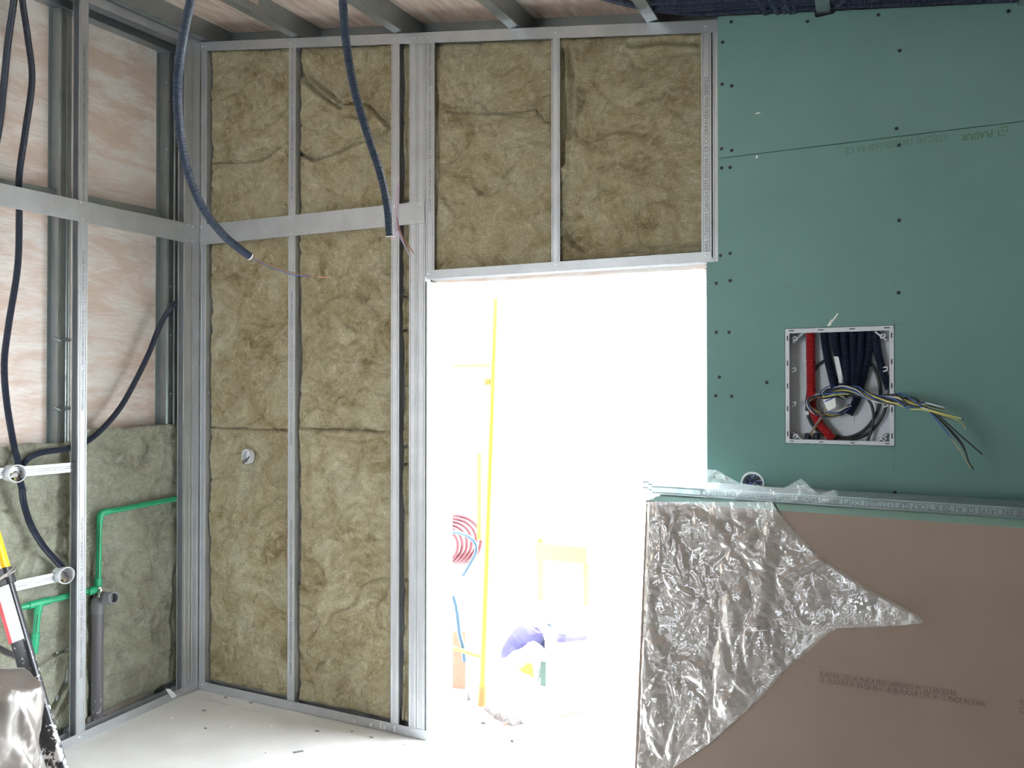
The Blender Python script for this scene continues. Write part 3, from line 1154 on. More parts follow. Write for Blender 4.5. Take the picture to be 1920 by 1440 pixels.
batt('mineral wool batt in a lit grey-green tint behind the white junction cups', yA, yBm - 0.004, 0.05, ztL, pl_, 0.0135,
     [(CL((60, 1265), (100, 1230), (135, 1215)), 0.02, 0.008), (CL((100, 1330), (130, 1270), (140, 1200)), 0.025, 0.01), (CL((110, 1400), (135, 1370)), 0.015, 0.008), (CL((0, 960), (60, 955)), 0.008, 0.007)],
     [dl(85, 1165, 0.02, 0.014), dl(120, 1185, 0.02, 0.012), dl(20, 880, 0.03, 0.01)], group='mineral wool batts of the left wall', mat='wool_lit',
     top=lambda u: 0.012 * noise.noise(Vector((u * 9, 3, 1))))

# ================================================================== GREEN BOARDS
YG = YB - 0.0135                            # front face
gx0a = B(1347, 733, YG).x
gx0b = B(1326, 733, YG).x
GXR = XR - 0.01


def gtop(x):
    a, c = B(1347, 31, YG), B(1920, 4, YG)
    return a.z + (x - a.x) * (c.z - a.z) / (c.x - a.x)


def gseam(x):
    a, c = B(1347, 297, YG), B(1920, 227, YG)
    return a.z + (x - a.x) * (c.z - a.z) / (c.x - a.x)


gp = lambda u, v, d: (u, YG + d, v)
jn = jx[5]
o = wall_poly('plasterboard_sheet', [(gx0a, gseam(gx0a) + 0.0017), (GXR, gseam(GXR) + 0.0017), (GXR, gtop(GXR)),
                                     (jn + 0.062, gtop(jn + 0.06)), (jn + 0.058, gtop(jn) - 0.018), (jn - 0.004, gtop(jn) - 0.020), (jn - 0.008, gtop(jn - 0.01)), (gx0a, gtop(gx0a))], [],
              'green_paper', gp, 0.0125, '')
tag(o, 'upper green plasterboard sheet under the sloping ceiling', 'plasterboard', 'green plasterboard on the far wall')
up_board = o
bx = [B(p, q_, YG) for p, q_ in ((1473, 616), (1675, 613), (1674, 836), (1473, 829))]
hx0, hx1 = bx[0].x - 0.003, bx[1].x + 0.003
hz0, hz1 = (bx[2].z + bx[3].z) / 2 - 0.003, (bx[0].z + bx[1].z) / 2 + 0.003
rc = B(1411, 906, YG)
RR = 0.040
circ = [(rc.x + (RR + 0.003) * math.cos(a), rc.z + (RR + 0.003) * math.sin(a)) for a in [2 * math.pi * k / 28 for k in range(28)]]
zn = B(1336, 491, YG).z
low = wall_poly('plasterboard_sheet', [(gx0b, 0.004), (GXR, 0.004), (GXR, gseam(GXR) - 0.0017), (gx0a, gseam(gx0a) - 0.0017), (gx0a, zn), (gx0b, zn)],
                [[(hx0, hz0), (hx1, hz0), (hx1, hz1), (hx0, hz1)], circ], 'green_paper', gp, 0.0125, '')
tag(low, 'lower green plasterboard sheet with the distribution box cut into it', 'plasterboard', 'green plasterboard on the far wall')
screws(up_board, [B(p, q_, YG) for p, q_ in ((1371, 41), (1514, 40), (1647, 28), (1891, 21), (1355, 79), (1354, 158), (1372, 161), (1687, 95), (1353, 279), (1372, 282), (1681, 241))], R_BACK, SCREW_B)
screws(low, [B(p, q_, YG) for p, q_ in ((1353, 315), (1369, 314), (1686, 272), (1686, 413), (1351, 479), (1369, 475), (1343, 531), (1369, 526), (1685, 549), (1343, 623), (1367, 623), (1349, 707), (1438, 717), (1342, 742), (1372, 743), (1678, 924), (1340, 895), (1362, 898))], R_BACK, SCREW_B)
# upside-down print on the lower sheet
yt = YG - 0.0004
a0, a1 = B(1775, 257, yt), B(1585, 284, yt)
ud = (a1 - a0).normalized()
upd = Vector((ud.z, 0, -ud.x))
if upd.z > 0:
    upd = -upd
t1 = text('LTEC H1 13x1200x2600 BA CE', 0.034, a0 - upd * 0.012, ud, upd, 'ink_green', low, 'print', 'LEFT')
wd = max((Vector(v.co) - (a0 - upd * 0.012)).dot(ud) for v in t1.data.vertices)
k = (a1 - a0).length / wd
for v in t1.data.vertices:
    r_ = Vector(v.co) - (a0 - upd * 0.012)
    v.co = (a0 - upd * 0.012) + ud * (r_.dot(ud) * k) + upd * r_.dot(upd)
a0, a1 = B(1862, 250, yt), B(1802, 257, yt)
t1 = text('PLADUR', 0.030, a0 - upd * 0.010, ud, upd, 'ink_green', low, 'print', 'LEFT', 0.0012)
wd = max((Vector(v.co) - (a0 - upd * 0.010)).dot(ud) for v in t1.data.vertices)
k = (a1 - a0).length / wd
for v in t1.data.vertices:
    r_ = Vector(v.co) - (a0 - upd * 0.010)
    v.co = (a0 - upd * 0.010) + ud * (r_.dot(ud) * k) + upd * r_.dot(upd)
# logo: a bracket-like mark beside the name
lg = MB()
lo = B(1890, 236, yt)
for (du, dv, wu, wv) in ((0.0, 0.0, 0.022, 0.004), (0.0, 0.0, 0.004, 0.022), (0.006, 0.026, 0.022, 0.004), (0.024, 0.010, 0.004, 0.016), (0.006, 0.012, 0.014, 0.004)):
    c0 = lo + ud * du + upd * (dv - 0.0)
    lg.add([c0, c0 + ud * wu, c0 + ud * wu + upd * wv, c0 + upd * wv], [(0, 1, 2, 3)])
lg.build('logo', 'ink_green', low, fix=False)
# pencil marks and plaster smears around the box
pm = MB()
for (p, q_, wd, ht) in ((1676, 608, 0.0015, 0.03), (1684, 608, 0.03, 0.0015), (1676, 841, 0.0015, 0.02), (1677, 531, 0.0015, 0.02), (1475, 537, 0.0015, 0.018), (1675, 870, 0.0012, 0.05)):
    c0 = B(p, q_, yt)
    pm.box((c0.x - wd / 2, yt - 0.0002, c0.z - ht / 2), (c0.x + wd / 2, yt, c0.z + ht / 2))
pm.build('pencil_mark', 'ink', low)
sm = MB()
for (p, q_, wd, ht, sl) in ((1557, 605, 0.012, 0.022, 0.5), (1565, 596, 0.008, 0.03, 0.7), (1421, 212, 0.02, 0.004, 0.0), (1419, 294, 0.008, 0.01, 0.2)):
    c0 = B(p, q_, yt)
    sm.add([(c0.x - wd / 2 - sl * ht / 2, yt, c0.z - ht / 2), (c0.x + wd / 2 - sl * ht / 2, yt, c0.z - ht / 2), (c0.x + wd / 4 + sl * ht / 2, yt, c0.z + ht / 2), (c0.x - wd / 4 + sl * ht / 2, yt, c0.z + ht / 2)], [(0, 1, 2, 3)])
sm.build('plaster_smear', 'white_label', low, fix=False)

# ================================================================== DISTRIBUTION BOX
cxb, czb = (hx0 + hx1) / 2, (hz0 + hz1) / 2
bw, bh = hx1 - hx0 - 0.004, hz1 - hz0 - 0.004
BD = 0.074
root = thing('distribution_box', (cxb, YG, czb - bh / 2), 'open white electrical distribution box recessed in the green board', 'electrical box')
x0, x1, z0, z1 = cxb - bw / 2, cxb + bw / 2, czb - bh / 2, czb + bh / 2
bz = MB()
fr = 0.0135
yf0, yf1 = YG - 0.004, YG + 0.012
bz.box((x0, yf0, z0), (x1, yf1, z0 + fr)).box((x0, yf0, z1 - fr * 1.15), (x1, yf1, z1)).box((x0, yf0, z0 + fr), (x0 + fr, yf1, z1 - fr * 1.15)).box((x1 - fr, yf0, z0 + fr), (x1, yf1, z1 - fr * 1.15))
frame = bz.build('frame', 'grey_plastic', root)
sls = []
for zc in (0.08, 0.30, 0.50, 0.70, 0.92):
    for xc in (x0 + fr * 0.55, x1 - fr * 0.5):
        zz = z0 + (z1 - z0) * zc
        sls.append(MB().box((xc - 0.002, yf0 - 0.0006, zz - 0.009), (xc + 0.002, yf0 + 0.001, zz + 0.009)))
for xc in (0.06, 0.34, 0.63, 0.94):
    xx = x0 + (x1 - x0) * xc
    sls.append(MB().box((xx - 0.009, yf0 - 0.0006, z1 - fr * 0.5 - 0.0018), (xx + 0.009, yf0 + 0.001, z1 - fr * 0.5 + 0.0018)))
    sls.append(MB().box((xx - 0.007, yf0 - 0.0006, z0 + fr * 0.5 - 0.0015), (xx + 0.007, yf0 + 0.001, z0 + fr * 0.5 + 0.0015)))
for q_ in sls:
    q_.build('slot', 'dark_slot', frame)
tb = MB()
wl = 0.003
ya, yb = yf1, YG + BD
tb.box((x0 + 0.004, ya, z0 + 0.004), (x0 + 0.004 + wl, yb, z1 - 0.004)).box((x1 - 0.004 - wl, ya, z0 + 0.004), (x1 - 0.004, yb, z1 - 0.004))
tb.box((x0 + 0.004, ya, z0 + 0.004), (x1 - 0.004, yb, z0 + 0.004 + wl)).box((x0 + 0.004, ya, z1 - 0.004 - wl), (x1 - 0.004, yb, z1 - 0.004))
tb.box((x0 + 0.004, yb, z0 + 0.004), (x1 - 0.004, yb + 0.002, z1 - 0.004))
tb.build('tray', 'grey_plastic', root)
# ribs on the tray floor
rb = MB()
for zc in (0.47, 0.53):
    rb.box((x0 + 0.03, yb - 0.004, z0 + bh * zc - 0.002), (x1 - 0.03, yb, z0 + bh * zc + 0.002))
for xc in (0.52, 0.64, 0.77):
    rb.box((x0 + bw * xc - 0.001, yb - 0.002, z0 + bh * 0.17), (x0 + bw * xc + 0.001, yb, z0 + bh * 0.25))
rb.box((x0 + bw * 0.40, yb - 0.002, z0 + bh * 0.25), (x0 + bw * 0.77, yb, z0 + bh * 0.255))
rb.box((x0 + bw * 0.40, yb - 0.002, z0 + bh * 0.165), (x0 + bw * 0.77, yb, z0 + bh * 0.17))
rb.build('rib', 'grey_plastic', root)
# corner gussets and clips
for sx2 in (0, 1):
    for sz2 in (0, 1):
        gx = x0 + 0.02 if sx2 == 0 else x1 - 0.02
        gz = z0 + 0.035 if sz2 == 0 else z1 - 0.045
        dx = 1 if sx2 == 0 else -1
        dz = 1 if sz2 == 0 else -1
        g = MB()
        g.obox((gx, YG + 0.022, gz), (dx * 0.034, 0, -dz * 0.030), (0, 0.05, 0), (dx * 0.004, 0, dz * 0.004))
        g.build('gusset', 'grey_plastic', root)
        g = MB()
        g.tube([(gx + dx * 0.004, YG + 0.018, gz - dz * 0.012), (gx + dx * 0.014, YG + 0.016, gz - dz * 0.004), (gx + dx * 0.020, YG + 0.016, gz - dz * 0.010), (gx + dx * 0.010, YG + 0.018, gz - dz * 0.020), (gx + dx * 0.004, YG + 0.018, gz - dz * 0.012)], 0.0022, 6)
        g.build('clip', 'white_plastic', root, smooth=True)
for zc, nm in ((0.34, 'clip'), (0.64, 'clip')):
    for xx in (x0 + 0.026, x1 - 0.026):
        g = MB()
        g.tube([(xx - 0.006, YG + 0.02, z0 + bh * zc - 0.008), (xx + 0.005, YG + 0.018, z0 + bh * zc - 0.004), (xx + 0.006, YG + 0.018, z0 + bh * zc + 0.008), (xx - 0.005, YG + 0.02, z0 + bh * zc + 0.005)], 0.0024, 6)
        g.build(nm, 'white_plastic', root, smooth=True)
for zc in (0.26, 0.33, 0.64, 0.72):
    g = MB().box((x0 + 0.062, YG + 0.055, z0 + bh * zc - 0.007), (x0 + 0.075, YG + BD, z0 + bh * zc + 0.007))
    g.build('boss', 'white_plastic', root)


def bp(px, py, dy):
    return B(px, py, YG + dy)


def pipe_thing(name, label, cat, pts, r, mat, corr=0.0, pitch=0.005, seg=10, group=None, rim=None, smooth=True):
    root = thing(name, pts[0], label, cat, group)
    MB().tube(pts, r, seg, corr, pitch).build('tube', mat, root, smooth=smooth)
    if rim:
        P = [Vector(p) for p in pts]
        d = (P[-1] - P[-2]).normalized()
        MB().lathe(P[-1] + d * 0.0005, d, [(-0.002, r * 1.06), (0.002, r * 1.06), (0.002, r * 0.8), (-0.001, r * 0.8)], 14, close=True).build('cut_rim', rim, root)
        MB().lathe(P[-1] + d * 0.0005, d, [(0, r * 0.8), (0.0008, r * 0.8)], 14).build('mouth', 'dark_slot', root)
    return root


pipe_thing('corrugated_conduit', 'red corrugated conduit inside the distribution box', 'conduit',
           [bp(1520, 600, 0.046), bp(1520, 660, 0.044), bp(1521, 720, 0.042), bp(1522, 760, 0.040), bp(1534, 790, 0.036), bp(1548, 808, 0.032), bp(1561, 824, 0.03)], 0.0155, 'conduit_red', 0.0018, 0.0052, 14, smooth=False)
nav = [('first from the red one', [(1543, 600, 0.05), (1548, 650, 0.05), (1556, 690, 0.046), (1566, 730, 0.04)]),
       ('second from the red one', [(1562, 600, 0.05), (1568, 650, 0.048), (1578, 700, 0.044), (1586, 742, 0.04)]),
       ('third from the red one', [(1580, 600, 0.05), (1584, 650, 0.046), (1588, 700, 0.04), (1590, 738, 0.036)]),
       ('fourth from the red one', [(1598, 600, 0.05), (1600, 650, 0.046), (1600, 700, 0.04), (1598, 738, 0.036)]),
       ('fifth from the red one', [(1615, 600, 0.05), (1614, 650, 0.046), (1609, 700, 0.040), (1602, 742, 0.036)]),
       ('sixth from the red one, the longest', [(1632, 600, 0.05), (1630, 650, 0.05), (1620, 700, 0.048), (1606, 750, 0.048), (1592, 776, 0.046)]),
       ('rightmost, bent away to the right', [(1641, 600, 0.048), (1644, 650, 0.044), (1652, 685, 0.040), (1661, 712, 0.034), (1667, 728, 0.03)])]
for nm, pts in nav:
    pipe_thing('corrugated_conduit', 'navy conduit inside the distribution box, ' + nm, 'conduit', [bp(*p) for p in pts], 0.0135, 'conduit', 0.0012, 0.0045, 12, 'navy conduits in the distribution box', rim='dark_slot', smooth=False)
# black cables
pipe_thing('black_cable', 'thick black cable coiled in a wide ring at the back of the box', 'cable',
           [bp(1552, 672, 0.066), bp(1530, 690, 0.066), bp(1516, 730, 0.066), bp(1513, 770, 0.064), bp(1527, 802, 0.062), bp(1555, 819, 0.058), bp(1592, 824, 0.056), bp(1628, 812, 0.054), bp(1652, 785, 0.05), bp(1664, 752, 0.046), bp(1668, 730, 0.04)], 0.0055, 'cable_black', group='black cables in the box')
pipe_thing('black_cable', 'black cable arching from the conduits down the right of the box', 'cable',
           [bp(1618, 668, 0.062), bp(1636, 685, 0.062), bp(1648, 715, 0.062), bp(1650, 750, 0.060), bp(1640, 782, 0.058), bp(1618, 808, 0.060), bp(1590, 820, 0.062), bp(1566, 818, 0.064)], 0.0055, 'cable_black', group='black cables in the box')
pipe_thing('black_cable', 'thin black cable end hanging in the lower right of the box', 'cable',
           [bp(1622, 742, 0.04), bp(1633, 757, 0.038), bp(1638, 780, 0.036), bp(1634, 805, 0.034), bp(1627, 826, 0.034)], 0.0048, 'cable_black', group='black cables in the box')
# wire bundles
def bundle(name, label, path, n, mats, spread, turns, ends=None, r=0.0019):
    root = thing(name, path[0], label, 'wires')
    C_ = spline(path, 0.02)
    N = len(C_)
    for k in range(n):
        pts = []
        ph = 2 * math.pi * k / n
        rad = spread * (0.35 + 0.65 * ((k * 7) % n) / n)
        for i, c in enumerate(C_):
            t = (C_[min(i + 1, N - 1)] - C_[max(i - 1, 0)]).normalized()
            u, w2 = orth(t)
            a = ph + turns * 2 * math.pi * i / N
            s = rad * (1 + 0.35 * math.sin(i * 0.5 + k * 2.1))
            pts.append(c + (u * math.cos(a) + w2 * math.sin(a)) * s)
        if ends:
            pts = pts + [Vector(e) for e in ends[k % len(ends)]]
        MB().tube(pts[::2] + ([pts[-1]] if len(pts) % 2 == 0 else []), r, 6).build('wire', mats[k % len(mats)], root, smooth=True)
    return root


ends = [[bp(1735, 755, -0.16), bp(1771, 764, -0.17)], [bp(1735, 760, -0.16), bp(1771, 769, -0.17)], [bp(1740, 766, -0.16), bp(1780, 778, -0.17), bp(1806, 786, -0.18)],
        [bp(1740, 770, -0.16), bp(1785, 782, -0.17), bp(1802, 792, -0.17), bp(1810, 806, -0.17)], [bp(1745, 768, -0.16), bp(1775, 795, -0.16), bp(1805, 820, -0.15), bp(1825, 838, -0.15), bp(1842, 852, -0.15)],
        [bp(1742, 772, -0.16), bp(1768, 800, -0.16), bp(1790, 830, -0.15), bp(1806, 848, -0.15), bp(1812, 864, -0.15), bp(1821, 879, -0.15)],
        [bp(1745, 772, -0.155), bp(1776, 800, -0.155), bp(1800, 826, -0.145), bp(1808, 852, -0.145), bp(1817, 868, -0.145), bp(1826, 880, -0.145)],
        [bp(1740, 768, -0.165), bp(1785, 780, -0.175), bp(1803, 785, -0.18)], [bp(1748, 774, -0.155), bp(1778, 798, -0.155), bp(1802, 832, -0.145), bp(1807, 845, -0.145)]]
bundle('wire_bundle', 'long twisted bundle of black, blue and yellow wires reaching out of the box',
       [bp(1588, 742, 0.034), bp(1560, 734, 0.02), bp(1548, 742, 0.0), bp(1578, 731, -0.02), bp(1608, 733, -0.04), bp(1640, 748, -0.07), bp(1670, 748, -0.10), bp(1700, 752, -0.13), bp(1722, 762, -0.15)], 22,
       ['cable_black', 'wire_yellow', 'cable_black', 'wire_blue', 'cable_black', 'wire_yellow', 'cable_black', 'wire_white', 'cable_black', 'wire_blue', 'cable_black'], 0.017, 1.4, ends, 0.0022)
bundle('wire_bundle', 'small knotted loop of wires at the left inside the box',
       [bp(1583, 738, 0.03), bp(1550, 738, 0.012), bp(1520, 748, 0.004), bp(1514, 760, 0.0), bp(1530, 773, 0.0), bp(1555, 778, 0.004), bp(1578, 774, 0.012), bp(1594, 760, 0.022)], 12,
       ['cable_black', 'wire_blue', 'wire_white', 'cable_black', 'wire_yellow', 'cable_black', 'wire_brown', 'cable_black'], 0.010, 1.8, None, 0.0016)
bundle('wire_bundle', 'thin loose wires running to the two stub conduits at the box bottom',
       [bp(1552, 765, 0.0), bp(1545, 775, 0.004), bp(1535, 790, 0.012), bp(1525, 805, 0.03), bp(1517, 818, 0.04)], 4, ['wire_violet', 'wire_yellow', 'wire_brown', 'wire_grey'], 0.006, 0.6, None, 0.0014)
for px, lb in ((1515, 'left'), (1531, 'right')):
    pipe_thing('stub_conduit', 'short navy conduit stub at the box bottom, the %s of two' % lb, 'conduit', [bp(px, 836, 0.045), bp(px, 824, 0.043), bp(px, 813, 0.040)], 0.011, 'conduit', group='stub conduits')
fg = MB()
q = [bp(1543, 749, -0.004), bp(1566, 745, -0.008), bp(1567, 763, -0.006), bp(1552, 771, -0.004)]
fg.add(q + [p + Vector((0, 0.0015, 0)) for p in q], [(0, 1, 2, 3), (7, 6, 5, 4), (0, 4, 5, 1), (1, 5, 6, 2), (2, 6, 7, 3), (3, 7, 4, 0)])
tag(fg.build('paper_tag', 'white_label'), 'small white paper tag on the knotted wires', 'tag')
pl2 = MB().obox(bp(1563, 668, 0.03), Vector((0.016, 0, -0.002)), Vector((0.018, 0, -0.095)), Vector((0, 0.003, 0)))
tag(pl2.build('marking_strip', 'white_plastic'), 'narrow white marking strip among the navy conduits', 'strip')

# round flush box
root = thing('round_box', (rc.x, YG, rc.z - RR), 'round white socket box in the green board full of blue wires', 'junction box')
MB().lathe((rc.x, YG, rc.z), Y, [(-0.003, RR + 0.002), (-0.003, RR - 0.005), (0.05, RR - 0.006), (0.05, RR), (0.0, RR + 0.002)], 28, close=True).build('ring', 'white_plastic', root, smooth=True)
MB().lathe((rc.x, YG + 0.05, rc.z), Y, [(0, RR), (0.002, RR)], 28).build('bottom', 'white_plastic', root)
for k in range(14):
    a = random.uniform(0, 6.28)
    a2 = a + random.uniform(1.6, 3.6)
    r1 = 0.028
    c0 = Vector((rc.x, YG, rc.z))
    MB().tube([c0 + Vector((r1 * math.cos(a), 0.04, r1 * math.sin(a))), c0 + Vector((random.uniform(-.012, .012), 0.008, random.uniform(-.012, .012))), c0 + Vector((r1 * math.cos(a2), 0.032, r1 * math.sin(a2)))], 0.0022, 6).build('wire', random.choice(['wire_blue', 'wire_violet', 'wire_blue', 'wire_grey', 'cable_black']), root, smooth=True)

# ================================================================== BOARD STACK
zt_ = 1.19


def atz(px, py, z):
    d = ray(px, py)
    return CP + d * ((z - H) / d.z)


O = atz(1212, 938, zt_)
E = (atz(1920, 989, zt_) - O).normalized()
Mv = Vector((E.y, -E.x, 0)).normalized()    # horizontal, towards the viewer
if Mv.y > 0:
    Mv = -Mv
S_ = 0.17
Av = (Z * zt_ - Mv * S_)
HL = Av.length
Av.normalize()
Nv = E.cross(Av).normalized()
if Nv.y > 0:
    Nv = -Nv
BLEN, BT = 2.55, 0.0116
me = None
FC = O - Av * HL                            # foot of the front face, left end
n_boards = 30
bm_ = MB()
bv = 0.0016
prof = [(0, bv), (bv, 0), (BT - bv, 0), (BT, bv), (BT, HL - bv), (BT - bv, HL), (bv, HL), (0, HL - bv)]  # (thickness, height)
vs = []
for s in (0, BLEN):
    for a, hgt in prof:
        vs.append(E * s - Nv * a + Av * hgt)
n = len(prof)
fs = [(i, (i + 1) % n, (i + 1) % n + n, i + n) for i in range(n)] + [tuple(range(n)), tuple(range(n, 2 * n))[::-1]]
mi = [1] * n + [2, 2]
mi[7] = 0
mi[3] = 1
bm_.add(vs, fs)
bm_.mi = mi
stack = []
ORD = ['first', 'second', 'third', 'fourth', 'fifth', 'sixth', 'seventh', 'eighth', 'ninth', 'tenth', 'eleventh', 'twelfth', 'thirteenth', 'fourteenth', 'fifteenth', 'sixteenth', 'seventeenth', 'eighteenth', 'nineteenth', 'twentieth']
ORD += ['twenty-' + w_ for w_ in ORD[:9]] + ['thirtieth']
for k in range(n_boards):
    off = -Mv * (k * (BT + 0.0013) / (zt_ / HL)) + E * (random.uniform(-0.006, 0.006) if k else 0) - (Av * 0)
    if k == 0:
        o = bm_.build('plasterboard', ['brown_paper', 'board_edge', 'gypsum'])
        base_me = o.data
        # recompute material on faces after normal fix
        o.location = FC
        tag(o, 'front plasterboard of the leaning stack showing its brown printed back', 'plasterboard', 'plasterboards in the leaning stack')
        front = o
    else:
        o = link('plasterboard', base_me, None, FC + off)
        tag(o, 'plasterboard seen by its green top edge, %s from the front of the leaning stack' % ORD[k], 'plasterboard', 'plasterboards in the leaning stack')
    stack.append(o)


def SP(px, py, off=0.0):
    d = ray(px, py)
    p0 = FC + Nv * off
    return CP + d * ((p0 - CP).dot(Nv) / d.dot(Nv))


def stack_text(body, pa, pb_, size):
    a0, a1 = SP(*pa, 0.0005), SP(*pb_, 0.0005)
    ud = (a1 - a0).normalized()
    upd = Nv.cross(ud).normalized()
    if upd.z < 0:
        upd = -upd
    t1 = text(body, size, a0, ud, upd, 'ink_brown', None, 'print')
    wd = max((Vector(v.co) - a0).dot(ud) for v in t1.data.vertices)
    k = (a1 - a0).length / wd
    for v in t1.data.vertices:
        r_ = Vector(v.co) - a0
        v.co = a0 + ud * (r_.dot(ud) * k) + upd * r_.dot(upd) - FC
    t1.parent = front
    t1.matrix_parent_inverse = Matrix.Identity(4)


stack_text('PLADUR® LTEC H1 PLACA YESO LAMINADO H1 12.5 EN 520 BA', (1537, 1268), (1794, 1305), 0.021)
stack_text('CE : PLADUR® H1 EN 520 A2-s1, d0 (B) PLADUR LTEC H1 12. MADE IN SPAIN', (1536, 1279), (1846, 1325), 0.021)
stack_text('PLADUR® LTEC H1', (1912, 1322), (1995, 1335), 0.021)
stack_text('CE : PLADUR® H1', (1912, 1336), (1995, 1349), 0.021)

# steel profiles lying on the stack
for k, (bk, s0, ln, dz, lab) in enumerate(((0.150, -0.03, 2.5, 0.0, 'printed galvanised profile lying on the board stack, nearest the viewer'),
                                           (0.205, -0.06, 2.5, 0.0, 'galvanised profile lying on the board stack, middle one'),
                                           (0.260, -0.10, 2.5, 0.0, 'galvanised profile lying on the board stack, nearest the wall'))):
    base = Vector((O.x, O.y, zt_ + 0.0012 + dz)) - Mv * bk + E * s0
    root = thing('steel_profile', base, lab, 'profile', 'loose profiles on the board stack')
    hgt = 0.031
    wdp = 0.048
    MB().extrude(c_profile(hgt, wdp, web='hi'), base, base + E * ln, Z, -Mv).build('profile', 'steel_dark', root)
    if k == 0:
        text('UNE EN 14195 CE A1 20 X TCK7 G.F 1127/2021 COPT 0x18 5x47x18 5x6x0 55mm C/3000 CM 1x1x5 CE', 0.021,
             base + E * 1.10 + Mv * 0.0006 + Z * (hgt * 0.72), -E, -Z, 'ink', root, 'print', 'LEFT')

# ================================================================== PLASTIC SHEETS
def lerp_tab(tab, y):
    if y <= tab[0][0]:
        return tab[0][1]
    for (a, xa), (c, xb) in zip(tab, tab[1:]):
        if a <= y <= c:
            return xa + (xb - xa) * (y - a) / max(1e-6, c - a)
    return tab[-1][1]


def crumple(u, v, sc_, sd):
    p = Vector((u, v, sd)) * sc_
    q_ = p + Vector((noise.noise(p * 0.6 + Vector((9, 2, 4))), noise.noise(p * 0.6 + Vector((1, 7, 3))), 0)) * 0.9
    dd, _ = noise.voronoi(q_)
    f = dd[1] - dd[0]
    dd2, _ = noise.voronoi(q_ * 2.3 + Vector((5, 5, 5)))
    f2 = dd2[1] - dd2[0]
    return f * 0.7 + f2 * 0.25 + 0.5 * noise.noise(p * 0.7)


right = [(940, 1452), (958, 1462), (1005, 1500), (1050, 1545), (1105, 1630), (1152, 1722), (1166, 1733), (1171, 1695), (1174, 1640), (1177, 1570), (1195, 1545), (1250, 1480), (1335, 1400), (1395, 1330), (1440, 1262), (1475, 1205)]
left = [(940, 1214), (1000, 1213), (1100, 1209), (1200, 1206), (1440, 1196), (1475, 1194)]
rows = []
y = 941.0
while y < 1475:
    rows.append(y)
    y += 1.2 if 1145 < y < 1200 else 2.6
NU = 150
vs, fs = [], []
for j, y in enumerate(rows):
    xl_, xr_ = lerp_tab(left, y), lerp_tab(right, y)
    for i in range(NU + 1):
        fu = i / NU
        px = xl_ + (xr_ - xl_) * fu
        p = SP(px, y)
        u = (p - FC).dot(E)
        v = (p - FC).dot(Av)
        h1 = crumple(u * 1.0 + v * 0.35, v * 0.8 - u * 0.3, 9.0, 1.3)
        h2 = crumple(u + 3, v * 0.6, 20.0, 4.1)
        a = max(0.0, min(1.0, (1560 - px) / 160.0))
        fold = 0.010 * math.exp(-(((px - 1445) + (y - 1000) * 0.12) / 14.0) ** 2) if y < 1180 else 0
        d = 0.003 + (0.030 * max(0, h1) + 0.014 * max(0, h2)) * (0.22 + 0.78 * a) + fold
        ridge = abs((y - 1085) - (px - 1470) * -0.55) / 10.0
        if 1460 < px < 1560:
            d += 0.010 * math.exp(-ridge * ridge)
        edge = min(fu, 1 - fu) * NU
        if edge < 3:
            d *= 0.3 + 0.7 * edge / 3
        d += 0.02 * max(0.0, (px - 1560) / 170.0) if px > 1560 else 0
        vs.append(p + Nv * d)
W = NU + 1
for j in range(len(rows) - 1):
    for i in range(NU):
        a = j * W + i
        fs.append((a, a + 1, a + 1 + W, a + W))
me = bpy.data.meshes.new('plastic_sheet')
me.from_pydata([tuple(v) for v in vs], [], fs)
me.materials.append(M['film'])
me.polygons.foreach_set('use_smooth', [True] * len(me.polygons))
tag(link('plastic_sheet', me), 'large crumpled clear plastic sheet hanging over the brown boards', 'plastic sheet')

# clear plastic offcut on top of the stack behind the profiles
topb = [(1322, 879), (1345, 882), (1390, 905), (1440, 913), (1470, 915), (1502, 897), (1520, 914), (1538, 926), (1566, 918), (1572, 930)]
vs, fs = [], []
NX, NY = 150, 18
for i in range(NX + 1):
    px = 1322 + 250 * i / NX
    ty = lerp_tab(topb, px)
    by = 934 + (px - 1322) * 0.055
    for j in range(NY + 1):
        f = j / NY
        py = by + (ty - by) * f
        d_ = ray(px, py)
        p = CP + d_ * ((O - Mv * 0.140 - CP).dot(Mv) / d_.dot(Mv))
        h1 = crumple(p.x, p.z * 1.2, 13.0, 2.0)
        p += Mv * (0.030 * max(0.0, h1) * (0.2 + f))
        vs.append(p)
W = NY + 1
for i in range(NX):
    for j in range(NY):
        a = i * W + j
        fs.append((a, a + W, a + W + 1, a + 1))
me = bpy.data.meshes.new('plastic_offcut')
me.from_pydata([tuple(v) for v in vs], [], fs)
me.materials.append(M['film_thin'])
me.polygons.foreach_set('use_smooth', [True] * len(me.polygons))
tag(link('plastic_offcut', me), 'small crumpled clear plastic offcut on the stack below the round box', 'plastic sheet')

# ================================================================== LEFT WALL SERVICES
XC = XL - 0.055                             # conduits run inside the frame depth


def lc(pp, x=XC):
    return [L(p[0], p[1], p[2] if len(p) > 2 else x) for p in pp]


